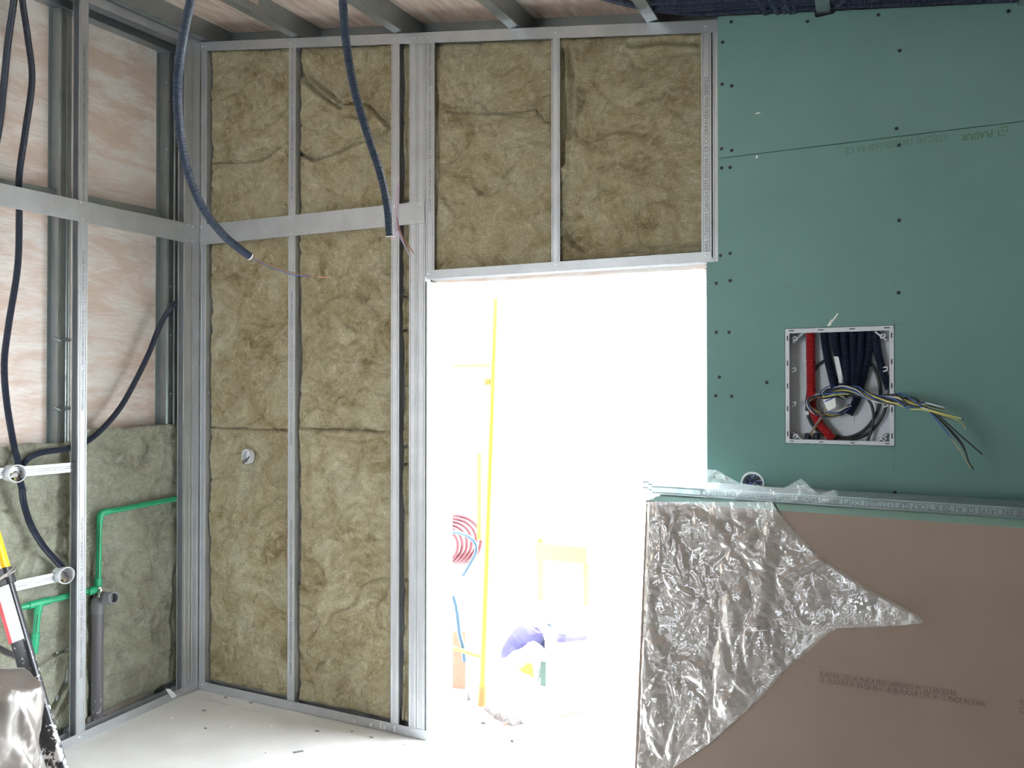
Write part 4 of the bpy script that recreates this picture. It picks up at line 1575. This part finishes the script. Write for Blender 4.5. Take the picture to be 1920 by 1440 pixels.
RC = 0.0125
pipe_thing('corrugated_conduit', 'navy conduit hanging from the ceiling to the upper white junction cup', 'conduit',
           lc([(40, -60), (42, 0), (52, 70), (60, 150), (47, 250), (36, 330), (36, 400), (33, 500), (16, 610), (8, 680), (12, 750), (25, 830), (33, 862), (36, 880, XC - 0.01)]), RC, 'conduit', 0.0009, 0.005)
pipe_thing('corrugated_conduit', 'navy conduit at the left picture edge near the ceiling', 'conduit',
           lc([(32, -60), (26, 0), (15, 80), (6, 170), (-2, 240), (-20, 330), (-40, 420)], XL - 0.03), RC, 'conduit', 0.0009, 0.005)
pipe_thing('corrugated_conduit', 'navy conduit sweeping from the corner stud down to the upper white cup', 'conduit',
           lc([(350, 553, XL - 0.07), (340, 561, XL - 0.065), (320, 577), (300, 610), (280, 660), (255, 712), (225, 765), (190, 806), (165, 826, XL - 0.066), (145, 836, XL - 0.066), (115, 843), (80, 848), (55, 858), (42, 872, XL - 0.06)]), RC, 'conduit', 0.0009, 0.005)
pipe_thing('corrugated_conduit', 'navy conduit joining the two white junction cups', 'conduit',
           lc([(36, 897, XL - 0.02), (41, 915, XL - 0.02), (45, 945), (58, 985), (82, 1025), (106, 1052), (118, 1066)], XL - 0.04), RC, 'conduit', 0.0009, 0.005)
sl_ = MB().obox(L(336, 543, XL - 0.0475) , Vector((0.001, 0, 0)), Vector((0, 0.02, 0)), Vector((0, 0, -0.055)))
# brackets and cups
def cup(px, py, label, r=0.036):
    c = L(px, py, XL - 0.004)
    root = thing('junction_cup', c - Z * r, label, 'junction box', 'white junction cups')
    MB().lathe(c, -X, [(-0.002, r), (-0.002, r - 0.003), (0.048, r - 0.004), (0.048, 0.001), (0.051, 0.001), (0.051, r - 0.001), (0.012, r - 0.0005), (0.010, r + 0.001), (0, r + 0.001)], 32, close=True).build('shell', 'white_plastic', root, smooth=True)
    for k, m in enumerate(('cable_black', 'wire_brown', 'wire_grey', 'wire_yellow')):
        a = 0.5 + k * 0.5
        MB().tube([c + Vector((-0.04, 0.012 - 0.007 * k, 0.012)), c + Vector((-0.012, 0.008 - 0.006 * k, 0.0 - 0.003 * k)), c + Vector((0.004, 0.004 - 0.006 * k, -0.018)), c + Vector((-0.006, 0.002 - 0.005 * k, -0.030)), c + Vector((-0.03, 0.0 - 0.004 * k, -0.022))], 0.0017, 6).build('wire', m, root, smooth=True)
    return root


cup(33, 888, 'upper white junction cup on the bracket below the conduit fork')
cup(125, 1079, 'lower white junction cup touching the free-standing stud')


def bracket(pts, label):
    p0, p1 = L(*pts[0], XL - 0.03), L(*pts[1], XL - 0.03)
    root = thing('steel_bracket', p0, label, 'bracket', 'horizontal box brackets')
    hgt = 0.042
    MB().extrude([(0, 0), (hgt * 0.36, 0), (hgt * 0.40, 0.002), (hgt * 0.44, 0), (hgt * 0.56, 0), (hgt * 0.60, 0.002), (hgt * 0.64, 0), (hgt, 0), (hgt, 0.016), (0, 0.016)], p0, p1, Z, -X).build('profile', 'steel', root)


bracket(((-40, 901), (148, 884)), 'upper horizontal steel bracket carrying a white cup')
bracket(((-40, 1124), (112, 1090)), 'lower horizontal steel bracket carrying a white cup')

# green water pipes
XG = XL - 0.06
RG = 0.0125
pe, p1_, p2_ = L(187, 962, XG), L(352, 931, XG), L(184, 1092, XG)
root = thing('water_pipe', L(184, 1105, XG), 'green plastic water pipe rising to an elbow towards the corner', 'pipe', 'green water pipes')
gp1 = MB().tube([pe + (p1_ - pe).normalized() * 0.02, p1_], RG, 14).build('pipe', 'green_pipe', root, smooth=True)
gp2 = MB().tube([pe + (p2_ - pe).normalized() * 0.02, p2_], RG, 14).build('pipe', 'green_pipe', root, smooth=True)
d1, d2 = (p1_ - pe).normalized(), (p2_ - pe).normalized()
MB().tube([pe + d1 * 0.045, pe + d1 * 0.022, pe + d1 * 0.006 + d2 * 0.006, pe + d2 * 0.022, pe + d2 * 0.045], RG + 0.0035, 14).build('elbow', 'green_pipe', root, smooth=True)
MB().tube([p2_ - d2 * 0.02, p2_ + d2 * 0.02], RG + 0.004, 14).build('socket', 'green_pipe', root, smooth=True)
tx = L(186, 1108, XG + 0.012)
va = MB()
va.lathe(tx, Z, [(-0.03, 0.007), (-0.026, 0.012), (-0.018, 0.012), (-0.014, 0.007), (0.006, 0.007), (0.010, 0.015), (0.02, 0.015), (0.022, 0.009)], 12)
va.lathe(tx, X + Y * 0.1, [(-0.02, 0.008), (0.006, 0.009), (0.010, 0.013), (0.020, 0.013), (0.022, 0.009)], 12)
va.build('valve', 'nickel', root, smooth=True)
MB().lathe(L(174, 1107, XG), (0.25, -1, 0), [(-0.03, 0.016), (0.0, 0.018), (0.012, 0.018), (0.02, 0.016), (0.03, 0.013)], 16).build('collar', 'green_pipe', root, smooth=True)
pa, pc_ = L(-50, 1161, XG), L(170, 1107, XG)
tee = L(73, 1131, XG)
root = thing('water_pipe', tee, 'green plastic water pipe with a tee branching down', 'pipe', 'green water pipes')
gp3 = MB().tube([pa, pc_], RG, 14).build('pipe', 'green_pipe', root, smooth=True)
dd_ = (pc_ - pa).normalized()
tp = pa + dd_ * (tee - pa).dot(dd_)
MB().tube([tp - dd_ * 0.045, tp + dd_ * 0.045], RG + 0.004, 14).build('tee', 'green_pipe', root, smooth=True)
dn = (L(66, 1200, XG) - tp).normalized()
MB().tube([tp, tp + dn * 0.042], RG + 0.004, 14).build('tee_branch', 'green_pipe', root, smooth=True)
gp4 = MB().tube([tp + dn * 0.03, tp + dn * 0.16], RG, 14).build('pipe', 'green_pipe', root, smooth=True)
MB().tube([tp + dn * 0.125, tp + dn * 0.21], RG + 0.0035, 14).build('socket', 'green_pipe', root, smooth=True)
# black guide lines printed along the pipes are part of the pipe
def guide(pipe, a_, c_):
    off = (CP - (a_ + c_) / 2)
    ax_ = (c_ - a_).normalized()
    off = (off - ax_ * off.dot(ax_)).normalized() * RG
    MB().tube([a_ + off, c_ + off], 0.0012, 6).build('guide_line', 'cable_black', pipe)


# grey drain pipe
guide(gp1, pe + d1 * 0.05, p1_)
guide(gp2, pe + d2 * 0.05, p2_ - d2 * 0.02)
guide(gp3, tp + dd_ * 0.05, pc_)
guide(gp4, tp + dn * 0.045, tp + dn * 0.12)
XD = XL - 0.079
pb0 = L(183, 1125, XD)
yb0 = pb0.y
root = thing('drain_pipe', (XD, yb0, 0), 'dark grey plastic drain pipe with an open elbow, standing behind the floor track', 'pipe')
RD = 0.025
zq = pb0.z
MB().tube([(XD, yb0, -0.02), (XD, yb0, zq - 0.03)], RD, 20).build('pipe', 'pvc_dusty', root, smooth=True)
eo = L(213, 1121, XL + 0.028)
el = MB()
el.tube([(XD, yb0, zq - 0.06), (XD, yb0, zq - 0.02), (XD + 0.006, yb0 + 0.003, zq + 0.006), (XD + 0.03, yb0 + 0.012, zq + 0.012), Vector((XD, yb0, zq)).lerp(eo, 0.62), Vector((XD, yb0, zq)).lerp(eo, 0.8)], RD + 0.003, 20)
el.build('elbow', 'pvc_grey', root, smooth=True)
ax = (eo - Vector((XD, yb0, zq))).normalized()
MB().lathe(eo, ax, [(-0.03, RD + 0.001), (0.004, RD + 0.001), (0.004, RD - 0.004), (-0.03, RD - 0.004)], 24, close=True).build('spigot', 'pvc_grey', root, smooth=True)
MB().lathe(eo - ax * 0.028, ax, [(0, RD - 0.004), (0.001, RD - 0.004)], 24).build('mouth', 'dark_slot', root)

# oval box in the far wall insulation
oc = B(461, 856, YB - 0.004)
root = thing('oval_box', oc - Z * 0.04, 'small oval white wall box set into the wool', 'junction box')
pr_o = []


def oval(s, n=32):
    out = []
    for k in range(n):
        a = 2 * math.pi * k / n
        ca, sa = math.cos(a), math.sin(a)
        out.append((0.028 * s * math.copysign(abs(ca) ** 0.8, ca), 0.036 * s * math.copysign(abs(sa) ** 0.9, sa)))
    return out


o1, o2 = oval(1.0), oval(0.85)
n = len(o1)
vs = [oc + Vector((a, 0, c)) for a, c in o1] + [oc + Vector((a, 0, c)) for a, c in o2] + [oc + Vector((a * 0.98, 0.028, c)) for a, c in o2] + [oc + Vector((a, 0.03, c)) for a, c in o1]
fs = []
for k in range(n):
    k2 = (k + 1) % n
    fs += [(k, k2, n + k2, n + k), (n + k, n + k2, 2 * n + k2, 2 * n + k), (k, 3 * n + k, 3 * n + k2, k2)]
fs.append(tuple(range(2 * n, 3 * n)))
MB().add(vs, fs).build('shell', 'white_plastic', root, smooth=True)
for k, m in enumerate(('cable_black', 'wire_white', 'cable_black')):
    MB().tube([oc + Vector((0.016 - 0.004 * k, 0.022, 0.012)), oc + Vector((0.012, 0.004, -0.008)), oc + Vector((0.0 - 0.004 * k, -0.006, -0.022)), oc + Vector((-0.010, -0.008, -0.034)), oc + Vector((-0.016, -0.004, -0.030 + 0.005 * k))], 0.003, 7).build('wire', m, root, smooth=True)

# ================================================================== HANGING CONDUITS
def dps(pp):
    return [DP(*p) for p in pp]


pts = dps([(372, -60, 2.42), (358, 0, 2.42), (345, 60, 2.42), (336, 120, 2.42), (333, 190, 2.44), (340, 265, 2.46), (355, 330, 2.5), (380, 388, 2.55), (418, 440, 2.62), (468, 481, 2.72)])
root = pipe_thing('hanging_conduit', 'navy conduit hanging from the ceiling and curling in front of the corner', 'conduit', pts, 0.0138, 'conduit_blue', 0.0011, 0.0052, 12, 'hanging conduits', rim='wire_white', smooth=False)
for m, pp in (('wire_blue', [(466, 480, 2.71), (492, 494, 2.73), (520, 506, 2.75), (552, 516, 2.77), (582, 518, 2.78)]),
              ('wire_brown', [(466, 480, 2.71), (490, 491, 2.74), (522, 503, 2.76), (555, 513, 2.78), (596, 519, 2.79)]),
              ('copper', [(594, 518.6, 2.788), (606, 520, 2.79), (617, 520.5, 2.79)])):
    MB().tube(dps(pp), 0.0016, 6).build('wire', m, root, smooth=True)
pts = dps([(643, -60, 2.45), (643, 0, 2.45), (649, 80, 2.45), (665, 170, 2.46), (690, 255, 2.48), (713, 325, 2.5), (726, 385, 2.52), (731, 443, 2.54)])
root = pipe_thing('hanging_conduit', 'navy conduit hanging from the ceiling in front of the strap plate end', 'conduit', pts, 0.0132, 'conduit_blue', 0.0011, 0.0052, 12, 'hanging conduits', rim='wire_white', smooth=False)
for m, pp in (('wire_violet', [(730, 440, 2.53), (735, 447, 2.53), (742, 438, 2.53), (743, 415, 2.53), (742, 385, 2.53), (745, 355, 2.53), (749, 338, 2.53), (747, 352, 2.54), (746, 385, 2.54), (744, 410, 2.54)]),
              ('wire_violet', [(731, 442, 2.54), (738, 447, 2.53), (744, 430, 2.53), (742, 405, 2.53), (747, 430, 2.54), (757, 455, 2.55), (768, 480, 2.56)]),
              ('wire_grey', [(743, 405, 2.54), (744, 425, 2.54), (752, 448, 2.55), (762, 468, 2.55), (769, 479, 2.56)]),
              ('wire_brown', [(745, 408, 2.54), (749, 430, 2.54), (760, 452, 2.55), (776, 475, 2.56)])):
    MB().tube(dps(pp), 0.0016, 6).build('wire', m, root, smooth=True)

# ceiling conduits on the right
def cz(x, y, dz):
    return Vector((x, y, ceil_z(x, y) + dz))


for k in range(7):
    y = 2.84 - 0.036 * (k % 4)
    dz = 0.022 + 0.030 * (k // 4) + 0.003 * (k % 2)
    xa = B(1225, 40).x + 0.03 * (k % 3)
    if k in (0, 4):
        pts = [cz(B(1010 + 20 * k, 40).x, 2.10 + 0.05 * k, dz + 0.02), cz(B(1090, 40).x, 2.50, dz + 0.015), cz(B(1190, 40).x, 2.74, dz + 0.008), cz(xa + 0.15, y, dz), cz(B(1400, 40).x, y, dz), cz(0.15, y, dz), cz(0.9, y, dz), cz(1.9, y, dz)]
    else:
        pts = [cz(xa - 0.02, y, dz), cz(B(1350, 40).x, y, dz), cz(0.2, y, dz), cz(0.9, y, dz), cz(1.9, y, dz)]
    pipe_thing('ceiling_conduit', 'dark blue conduit at the wall head, %s from the wall in the %s layer' % (['nearest', 'second', 'third', 'fourth'][k % 4], ['lower', 'upper'][k // 4]), 'conduit', pts, 0.0125, 'conduit', 0.0009, 0.007, 8, 'conduits at the wall head')
for k, (px, dx) in enumerate(((1392, -0.34), (1415, -0.30), (1440, -0.26))):
    x = B(px + 40, 40).x
    pts = [cz(x + dx, 2.25, 0.075), cz(x + dx * 0.5, 2.52, 0.06), cz(x - 0.02, 2.72, 0.03), cz(x + 0.02, YG + 0.10, 0.0), cz(x + 0.02, YG + 0.04, -0.06), cz(x + 0.02, YG + 0.04, -0.2)]
    pipe_thing('ceiling_conduit', 'dark blue conduit arching down behind the green board, %s of three' % ['leftmost', 'middle one', 'rightmost'][k], 'conduit', pts, 0.0125, 'conduit', 0.0009, 0.007, 8, 'conduits arching down behind the board')
for k, px in enumerate((1473, 1490)):
    x = B(px, 20).x
    pts = [cz(x, 2.0, 0.075), cz(x, 2.5, 0.07), cz(x, 2.75, 0.045), cz(x, YG + 0.05, -0.02), cz(x, YG + 0.04, -0.2)]
    pipe_thing('ceiling_conduit', 'dark blue conduit dropping straight behind the green board, %s of two' % ['left', 'right'][k], 'conduit', pts, 0.0125, 'conduit_blue', 0.0009, 0.007, 8, 'conduits dropping behind the board')
pts = [cz(B(1572, 20).x, 2.83, 0.02), cz(B(1600, 20).x, 2.72, 0.04), cz(B(1640, 20).x, 2.5, 0.05), cz(B(1690, 20).x, 2.2, 0.06)]
pipe_thing('ceiling_conduit', 'dark blue conduit curving away right of the notched joist', 'conduit', pts, 0.0125, 'conduit', 0.0009, 0.007, 8)

# ================================================================== PROP LEG AND WRAPPED BUNDLE, LOWER LEFT
dpt = 2.38
A = DP(3, 1080, dpt + 0.03)
Bq = DP(104, 1428, dpt - 0.05)
ax = (Bq - A).normalized()
foot = A + ax * ((0.0 - A.z) / ax.z)
topq = A - ax * 0.45
side = Vector((CR @ Vector((1, 0, 0))))
side = (side - ax * side.dot(ax)).normalized()
fwd = ax.cross(side).normalized()
root = thing('metal_prop', foot, 'paint-spattered black metal leg with a yellow sleeve leaning beside the left wall', 'prop leg')


def rrect(wd, dp, r=0.012, k=4):
    out = []
    for cx_, cy_, a0_ in ((wd / 2 - r, dp / 2 - r, 0), (-wd / 2 + r, dp / 2 - r, 90), (-wd / 2 + r, -dp / 2 + r, 180), (wd / 2 - r, -dp / 2 + r, 270)):
        for i in range(k + 1):
            a = math.radians(a0_ + 90 * i / k)
            out.append((cx_ + r * math.cos(a), cy_ + r * math.sin(a)))
    return out


WD = 0.055
MB().extrude(rrect(WD, 0.032), A, foot, side, fwd).build('leg', 'spattered', root, smooth=True)
MB().extrude(rrect(WD + 0.004, 0.036), topq, A - ax * 0.012, side, fwd).build('sleeve', 'yellow', root, smooth=True)
MB().extrude(rrect(WD + 0.010, 0.042), A - ax * 0.02, A + ax * 0.032, side, fwd).build('clamp', 'cable_black', root, smooth=True)
pn = A + ax * 0.012 - fwd * 0.0
toward = (CP - A).normalized()
MB().tube([pn + toward * 0.02 - side * 0.02, pn + toward * 0.035 + side * 0.02 - ax * 0.01, pn + toward * 0.03 + side * 0.045 - ax * 0.018], 0.006, 8).build('lever', 'nickel', root, smooth=True)
fs_ = fwd if fwd.dot(toward) > 0 else -fwd
la, lb = A + ax * 0.035, A + ax * 0.215
b = MB().obox(la + fs_ * 0.0162 - side * (WD / 2 - 0.013), side * (WD - 0.016), lb - la, fs_ * 0.0008)
b.build('label', 'white_label', root)
b = MB().obox(la + fs_ * 0.0162 - side * (WD / 2 - 0.002), side * 0.012, lb - la, fs_ * 0.0006)
b.build('stripe', 'red_label', root)
br0 = DP(40, 1233, dpt)
MB().tube([br0, DP(18, 1226, dpt + 0.03), DP(-10, 1212, dpt + 0.06), DP(-60, 1190, dpt + 0.1)], 0.010, 8).build('brace', 'spattered', root, smooth=True)

# wrapped bundle in the foreground
cb = FL(-40, 1440 + 260)
c0 = DP(-118, 1360, 1.95)
root_l = MB()
NS, NR = 64, 40
zt2 = DP(10, 1305, 1.95).z
vs, fs = [], []
for j in range(NR + 1):
    f = j / NR
    for i in range(NS):
        a = 2 * math.pi * i / NS
        ca, sa = math.cos(a), math.sin(a)
        rx = 0.20 * math.copysign(abs(ca) ** 0.55, ca)
        ry = 0.17 * math.copysign(abs(sa) ** 0.55, sa)
        z = zt2 * min(1, f / 0.8)
        sc2 = 1.0 if f < 0.74 else math.cos((f - 0.74) / 0.26 * math.pi / 2) ** 0.6
        p = Vector((c0.x + rx * sc2, c0.y + ry * sc2, z + (0.045 * (1 - sc2))))
        h1 = crumple(a * 0.25, z * 0.7, 9.0, 6.0)
        out = Vector((ca, sa, 0.2)).normalized()
        p += out * 0.06 * h1 + Z * (0.05 * noise.noise(Vector((ca * 2, sa * 2, 3))) if f > 0.7 else 0)
        p.z = max(p.z, 0.001)
        vs.append(p)
for j in range(NR):
    for i in range(NS):
        i2 = (i + 1) % NS
        fs.append((j * NS + i, j * NS + i2, (j + 1) * NS + i2, (j + 1) * NS + i))
me = bpy.data.meshes.new('wrapped_bundle')
me.from_pydata([tuple(v) for v in vs], [], fs)
me.materials.append(M['film_bag'])
me.polygons.foreach_set('use_smooth', [True] * len(me.polygons))
wrapper = thing('wrapped_bundle', (c0.x, c0.y, 0), 'plastic-wrapped bundle in the lower left corner of the picture', 'bundle')
link('wrapping', me, wrapper)
MB().box((c0.x - 0.155, c0.y - 0.13, 0.002), (c0.x + 0.155, c0.y + 0.13, zt2 - 0.05)).build('carton', 'brown_paper', wrapper)

# ================================================================== FLOOR LITTER
def chip(px, py, label, size, mat, cat='debris', hgt=0.004, flat=False):
    p = FL(px, py)
    n = 6
    a0_ = random.uniform(0, 6)
    b_ = MB()
    pr_ = [(size * random.uniform(0.5, 1) * math.cos(a0_ + 2 * math.pi * k / n), size * 0.6 * random.uniform(0.5, 1) * math.sin(a0_ + 2 * math.pi * k / n)) for k in range(n)]
    b_.extrude(pr_, p + Z * 0.0002, p + Z * hgt, X, Y)
    tag(b_.build('chip', mat), label, cat, 'litter on the floor')


tag(MB().obox(FL(549, 1410) + Z * 0.0005, (0.028, 0.03, 0), (0.014, -0.008, 0), (0, 0, 0.001)).build('metal_offcut', 'steel'), 'small flat metal offcut lying on the concrete floor', 'offcut', 'litter on the floor')
spots = [(385, 1366, 'white plaster chip on the floor nearest the grey drain pipe'), (434, 1363, 'white plaster chip in the middle of the concrete floor'), (509, 1361, 'pale chip on the floor below the stud between the wool bays'),
         (595, 1371, 'dark crumb on the floor at the far wall track, left of the white drips'), (322, 1347, 'pale flake on the floor in front of the plastic scrap'), (383, 1333, 'dark crumb on the floor near the room corner'),
         (500, 1411, 'pale flake on the floor left of the metal offcut'), (660, 1372, 'dark sliver on the floor right below the white plaster drips'), (697, 1383, 'dark crumb on the floor near the door jamb track'),
         (424, 1308, 'grey flake on the floor against the track in the corner'), (470, 1318, 'grey flake against the track below the first wool bay'), (760, 1395, 'white chip on the floor beside the door jamb')]
for k, (p, q_, lb) in enumerate(spots):
    chip(p, q_, lb, random.uniform(0.007, 0.016), 'chip_grey' if 'dark' in lb or 'grey' in lb else 'white_label', hgt=0.003)
p = L(316, 1300, XL + 0.012)
b = MB()
q = [p + Vector((0.004, -0.02, 0.03)), p + Vector((0.010, 0.0, 0.022)), p + Vector((0.02, 0.03, -0.02)), p + Vector((0.012, 0.012, -0.028)), p + Vector((0.006, -0.012, 0.012))]
b.add(q + [v + Vector((0.002, 0, 0.001)) for v in q], [(0, 1, 2, 3, 4), (9, 8, 7, 6, 5), (0, 5, 6, 1), (1, 6, 7, 2), (2, 7, 8, 3), (3, 8, 9, 4), (4, 9, 5, 0)])
tag(b.build('plastic_scrap', 'white_plastic'), 'white plastic scrap hooked over the left floor track', 'scrap')

# ================================================================== OUTDOORS
ZG = -0.03
b = MB().box((-16, YO + 0.001, -0.3), (12, 22, ZG))
struct(b.build('ground', 'ground'), 'bright pale ground outside the door')
b = MB().box((-16, -14, -0.3), (12, YN - 0.06, ZG))
struct(b.build('ground_rear', 'ground'), 'pale ground behind the room')
YFAR = 9.0
b = MB().box((-9, YFAR, ZG), (4, YFAR + 0.25, 2.1))
struct(b.build('wall_outside', 'render_white'), 'sunlit white wall across the yard')
for k, (px, w2) in enumerate(((1132, 6), (1285, 5))):
    p0, p1 = B(px, 905, YFAR - 0.06), B(px, 713, YFAR - 0.06)
    r_ = thing('yard_post', (p0.x, p0.y, ZG), ['reddish post against the yard wall, nearer the door centre', 'reddish post against the yard wall beside the green board'][k], 'post', 'posts in the yard')
    hw = (B(px + w2, 800, YFAR - 0.06).x - p0.x)
    MB().box((p0.x - hw, YFAR - 0.10, ZG), (p0.x + hw, YFAR - 0.02, p1.z - 0.05)).build('shaft', 'pink_post', r_)
    MB().box((p0.x - hw * 1.2, YFAR - 0.12, p1.z - 0.05), (p0.x + hw * 1.2, YFAR - 0.01, p1.z)).build('cap', 'debris', r_)
MB_low = MB().box((-4.0, YFAR - 1.2, ZG), (2.0, YFAR - 1.0, B(1132, 907, YFAR - 1.2).z))
struct(MB_low.build('yard_kerb', 'render_white'), 'low white kerb wall in the yard')


def G(px, py, z=ZG):
    return FL(px, py, z)


# yellow scaffold frame beside the door
base = G(904, 1322)
yy = base.y
root = thing('scaffold_frame', base, 'yellow scaffold frame standing just outside the door', 'scaffold')
top = B(930, 560, yy)
MB().tube([base + Z * 0.05, top], 0.017, 12).build('post', 'yellow_out', root, smooth=True)
MB().tube([base, base + (top - base).normalized() * 0.10], 0.022, 10).build('foot', 'orange_out', root, smooth=True)
m1 = B(905, 1232, yy)
MB().tube([m1, m1 + Vector((-0.30, 0.02, 0.03))], 0.011, 8).build('crossbar', 'yellow_out', root, smooth=True)
m2 = B(922, 685, yy)
MB().tube([m2, m2 + Vector((-0.30, 0.02, 0.0))], 0.010, 8).build('crossbar', 'yellow_out', root, smooth=True)
cl = B(914, 716, yy)
MB().lathe(cl, Z, [(-0.016, 0.024), (0.016, 0.024)], 10).build('coupler', 'orange_out', root)
ledger = B(898, 975, yy + 0.10)
MB().box((ledger.x - 0.012, yy + 0.1, B(898, 1012, yy + 0.1).z), (ledger.x + 0.012, yy + 0.12, B(898, 850, yy + 0.1).z)).build('ladder_upright', 'yellow_out', root)
# red coil on the frame
yc = yy + 0.18
cc = B(838, 1020, yc)
root = thing('conduit_coil', cc - Z * 0.16, 'coil of crimson corrugated conduit hung outside the left jamb', 'coil')
for k in range(6):
    pts = []
    rr_ = 0.10 + 0.010 * k
    for i in range(25):
        a = 2 * math.pi * i / 24
        pts.append(cc + Vector((rr_ * math.cos(a) * 0.95 + 0.008 * k, 0.02 * k - 0.05 + 0.01 * math.sin(a * 2), rr_ * math.sin(a) * 0.85 + 0.004 * k)))
    MB().tube(pts, 0.0105, 8).build('loop', 'red_coil', root, smooth=True)
yp = yy + 0.05
pts = [B(p, q_, yp) for p, q_ in ((800, 988), (847, 997), (872, 1003), (889, 1016), (893, 1032), (884, 1052), (868, 1079))]
tag(MB().tube(pts, 0.010, 10).build('blue_pipe', 'blue_pipe', None, True), 'bent sky blue plastic pipe in front of the red coil', 'pipe', 'blue pipes outside')
pts = [B(p, q_, yp) for p, q_ in ((835, 1105), (850, 1120), (857, 1150), (862, 1190), (868, 1212), (871, 1240)) ]
tag(MB().tube(pts, 0.012, 10).build('blue_pipe', 'blue_pipe', None, True), 'straight sky blue pipe end hanging low beside the scaffold post', 'pipe', 'blue pipes outside')
q_ = B(838, 1212, yy + 0.12)
tag(MB().obox((q_.x, q_.y, ZG), (0.10, 0.02, 0), (0, 0.12, 0), (0.0, 0, q_.z + 0.085 - ZG)).build('clay_block', 'terracotta'), 'pale terracotta block behind the low blue pipe', 'brick')
tag(MB().obox(G(838, 1350) + Z * 0.001, (G(877, 1312) - G(838, 1350)), (0.004, 0.003, 0), (0, 0, 0.04)).add(
    [], []).obox(G(877, 1312) + Z * 0.001, (G(908, 1322) - G(877, 1312)), (0.002, 0.005, 0), (0, 0, 0.04)).build('angle_profile', 'steel'), 'bent grey metal track lying on the ground outside', 'track')


def lump(name, pts_px, zfun, mat, label, cat, seed, thick=0.05, group=None, parts=None):
    """sack-like lump on the ground: outline on the ground (picture points), inflated"""
    P = [G(p, q_) for p, q_ in pts_px]
    c = sum(P, Vector()) / len(P)
    n = len(P)
    vs, fs = [], []
    RN = 6
    for j in range(RN + 1):
        f = j / RN
        for i in range(n * 4):
            k = i // 4
            s = (i % 4) / 4
            e = P[k].lerp(P[(k + 1) % n], s)
            rr_ = math.cos(f * math.pi / 2)
            p = c + (e - c) * rr_
            h = thick * math.sin(f * math.pi / 2)
            p = p + Z * (h * (1 + 0.6 * noise.noise(p * 9 + Vector((seed, 0, 0)))))
            p += Vector((noise.noise(p * 14 + Vector((seed, 2, 0))), noise.noise(p * 14 + Vector((1, seed, 0))), 0)) * 0.012 * rr_
            vs.append(p)
    m = n * 4
    for j in range(RN):
        for i in range(m):
            i2 = (i + 1) % m
            fs.append((j * m + i, j * m + i2, (j + 1) * m + i2, (j + 1) * m + i))
    o = MB().add(vs, fs).build(name, mat)
    tag(o, label, cat, group)
    return o


lump('cement_sack', [(935, 1262), (960, 1235), (1000, 1215), (1030, 1232), (1008, 1285), (965, 1290)], None, 'white_bag', 'white sack lying on the ground outside the door', 'sack', 1.0, 0.10)
lump('blue_sack', [(930, 1222), (968, 1205), (1010, 1200), (1022, 1216), (985, 1222), (940, 1235)], None, 'blue_bag', 'crumpled blue printed sack on top of the white sack', 'sack', 2.0, 0.17)
lump('yellow_sack', [(955, 1277), (978, 1260), (1004, 1272), (1003, 1283), (975, 1280)], None, 'yellow_bag', 'yellow end of a sack on the ground outside', 'sack', 3.0, 0.10)
lump('blue_sack', [(1020, 1190), (1060, 1170), (1095, 1180), (1100, 1200), (1060, 1205), (1030, 1205)], None, 'blue_bag', 'blue and white sack heap further out in the yard', 'sack', 4.0, 0.08)
lump('rubble_heap', [(908, 1328), (935, 1338), (968, 1342), (985, 1358), (960, 1362), (925, 1348)], None, 'debris', 'small heap of grey rubble by the scaffold foot', 'rubble', 5.0, 0.03)
a, c = G(1004, 1284), G(1028, 1215)
tag(MB().obox(a + Vector((0.03, 0, 0.001)), c - a, (0.03, 0, 0), (0, 0, 0.13)).build('teal_plank', 'teal_board'), 'teal edged board leaning along the white sack', 'board')
a = G(1030, 1212)
tag(MB().tube([a + Z * 0.13, a + Vector((0.02, 0.12, 0.22))], 0.016, 10).build('blue_tube', 'blue_pipe', None, True), 'short light blue tube sticking out between the sacks', 'tube')
ys2 = 5.2
a = B(1003, 1062, ys2)
root = thing('yellow_trestle', (B(1050, 1062, ys2).x, ys2, ZG), 'pale yellow trestle far out in the yard', 'trestle')
MB().box((a.x, ys2, B(1003, 1048, ys2).z), (B(1100, 1048, ys2).x, ys2 + 0.04, B(1003, 1018, ys2).z)).build('beam', 'yellow_out', root)
MB().box((a.x, ys2 + 0.04, ZG), (a.x + 0.05, ys2 + 0.09, B(1003, 1010, ys2).z)).build('leg', 'yellow_out', root)
MB().box((B(1090, 1048, ys2).x, ys2 + 0.04, ZG), (B(1100, 1048, ys2).x, ys2 + 0.09, B(1003, 1020, ys2).z)).build('leg', 'yellow_out', root)
for k, (p, q_, s, m, lab) in enumerate(((905, 1357, 0.02, 'debris', 'small grey stone on the ground outside the door'), (960, 1392, 0.010, 'debris', 'tiny dark stone on the ground near the threshold'),
                                        (947, 1360, 0.016, 'terracotta', 'reddish brick crumb in front of the rubble heap'))):
    chip(p, q_, lab, s, m, hgt=0.012)
bb = MB().obox(G(1049, 1346) + Z * 0.001, (G(1090, 1336) - G(1049, 1346)), (0, 0.02, 0), (0, 0, 0.006))
tag(bb.build('wood_strip', 'terracotta'), 'thin reddish wooden strip on the ground outside', 'strip')
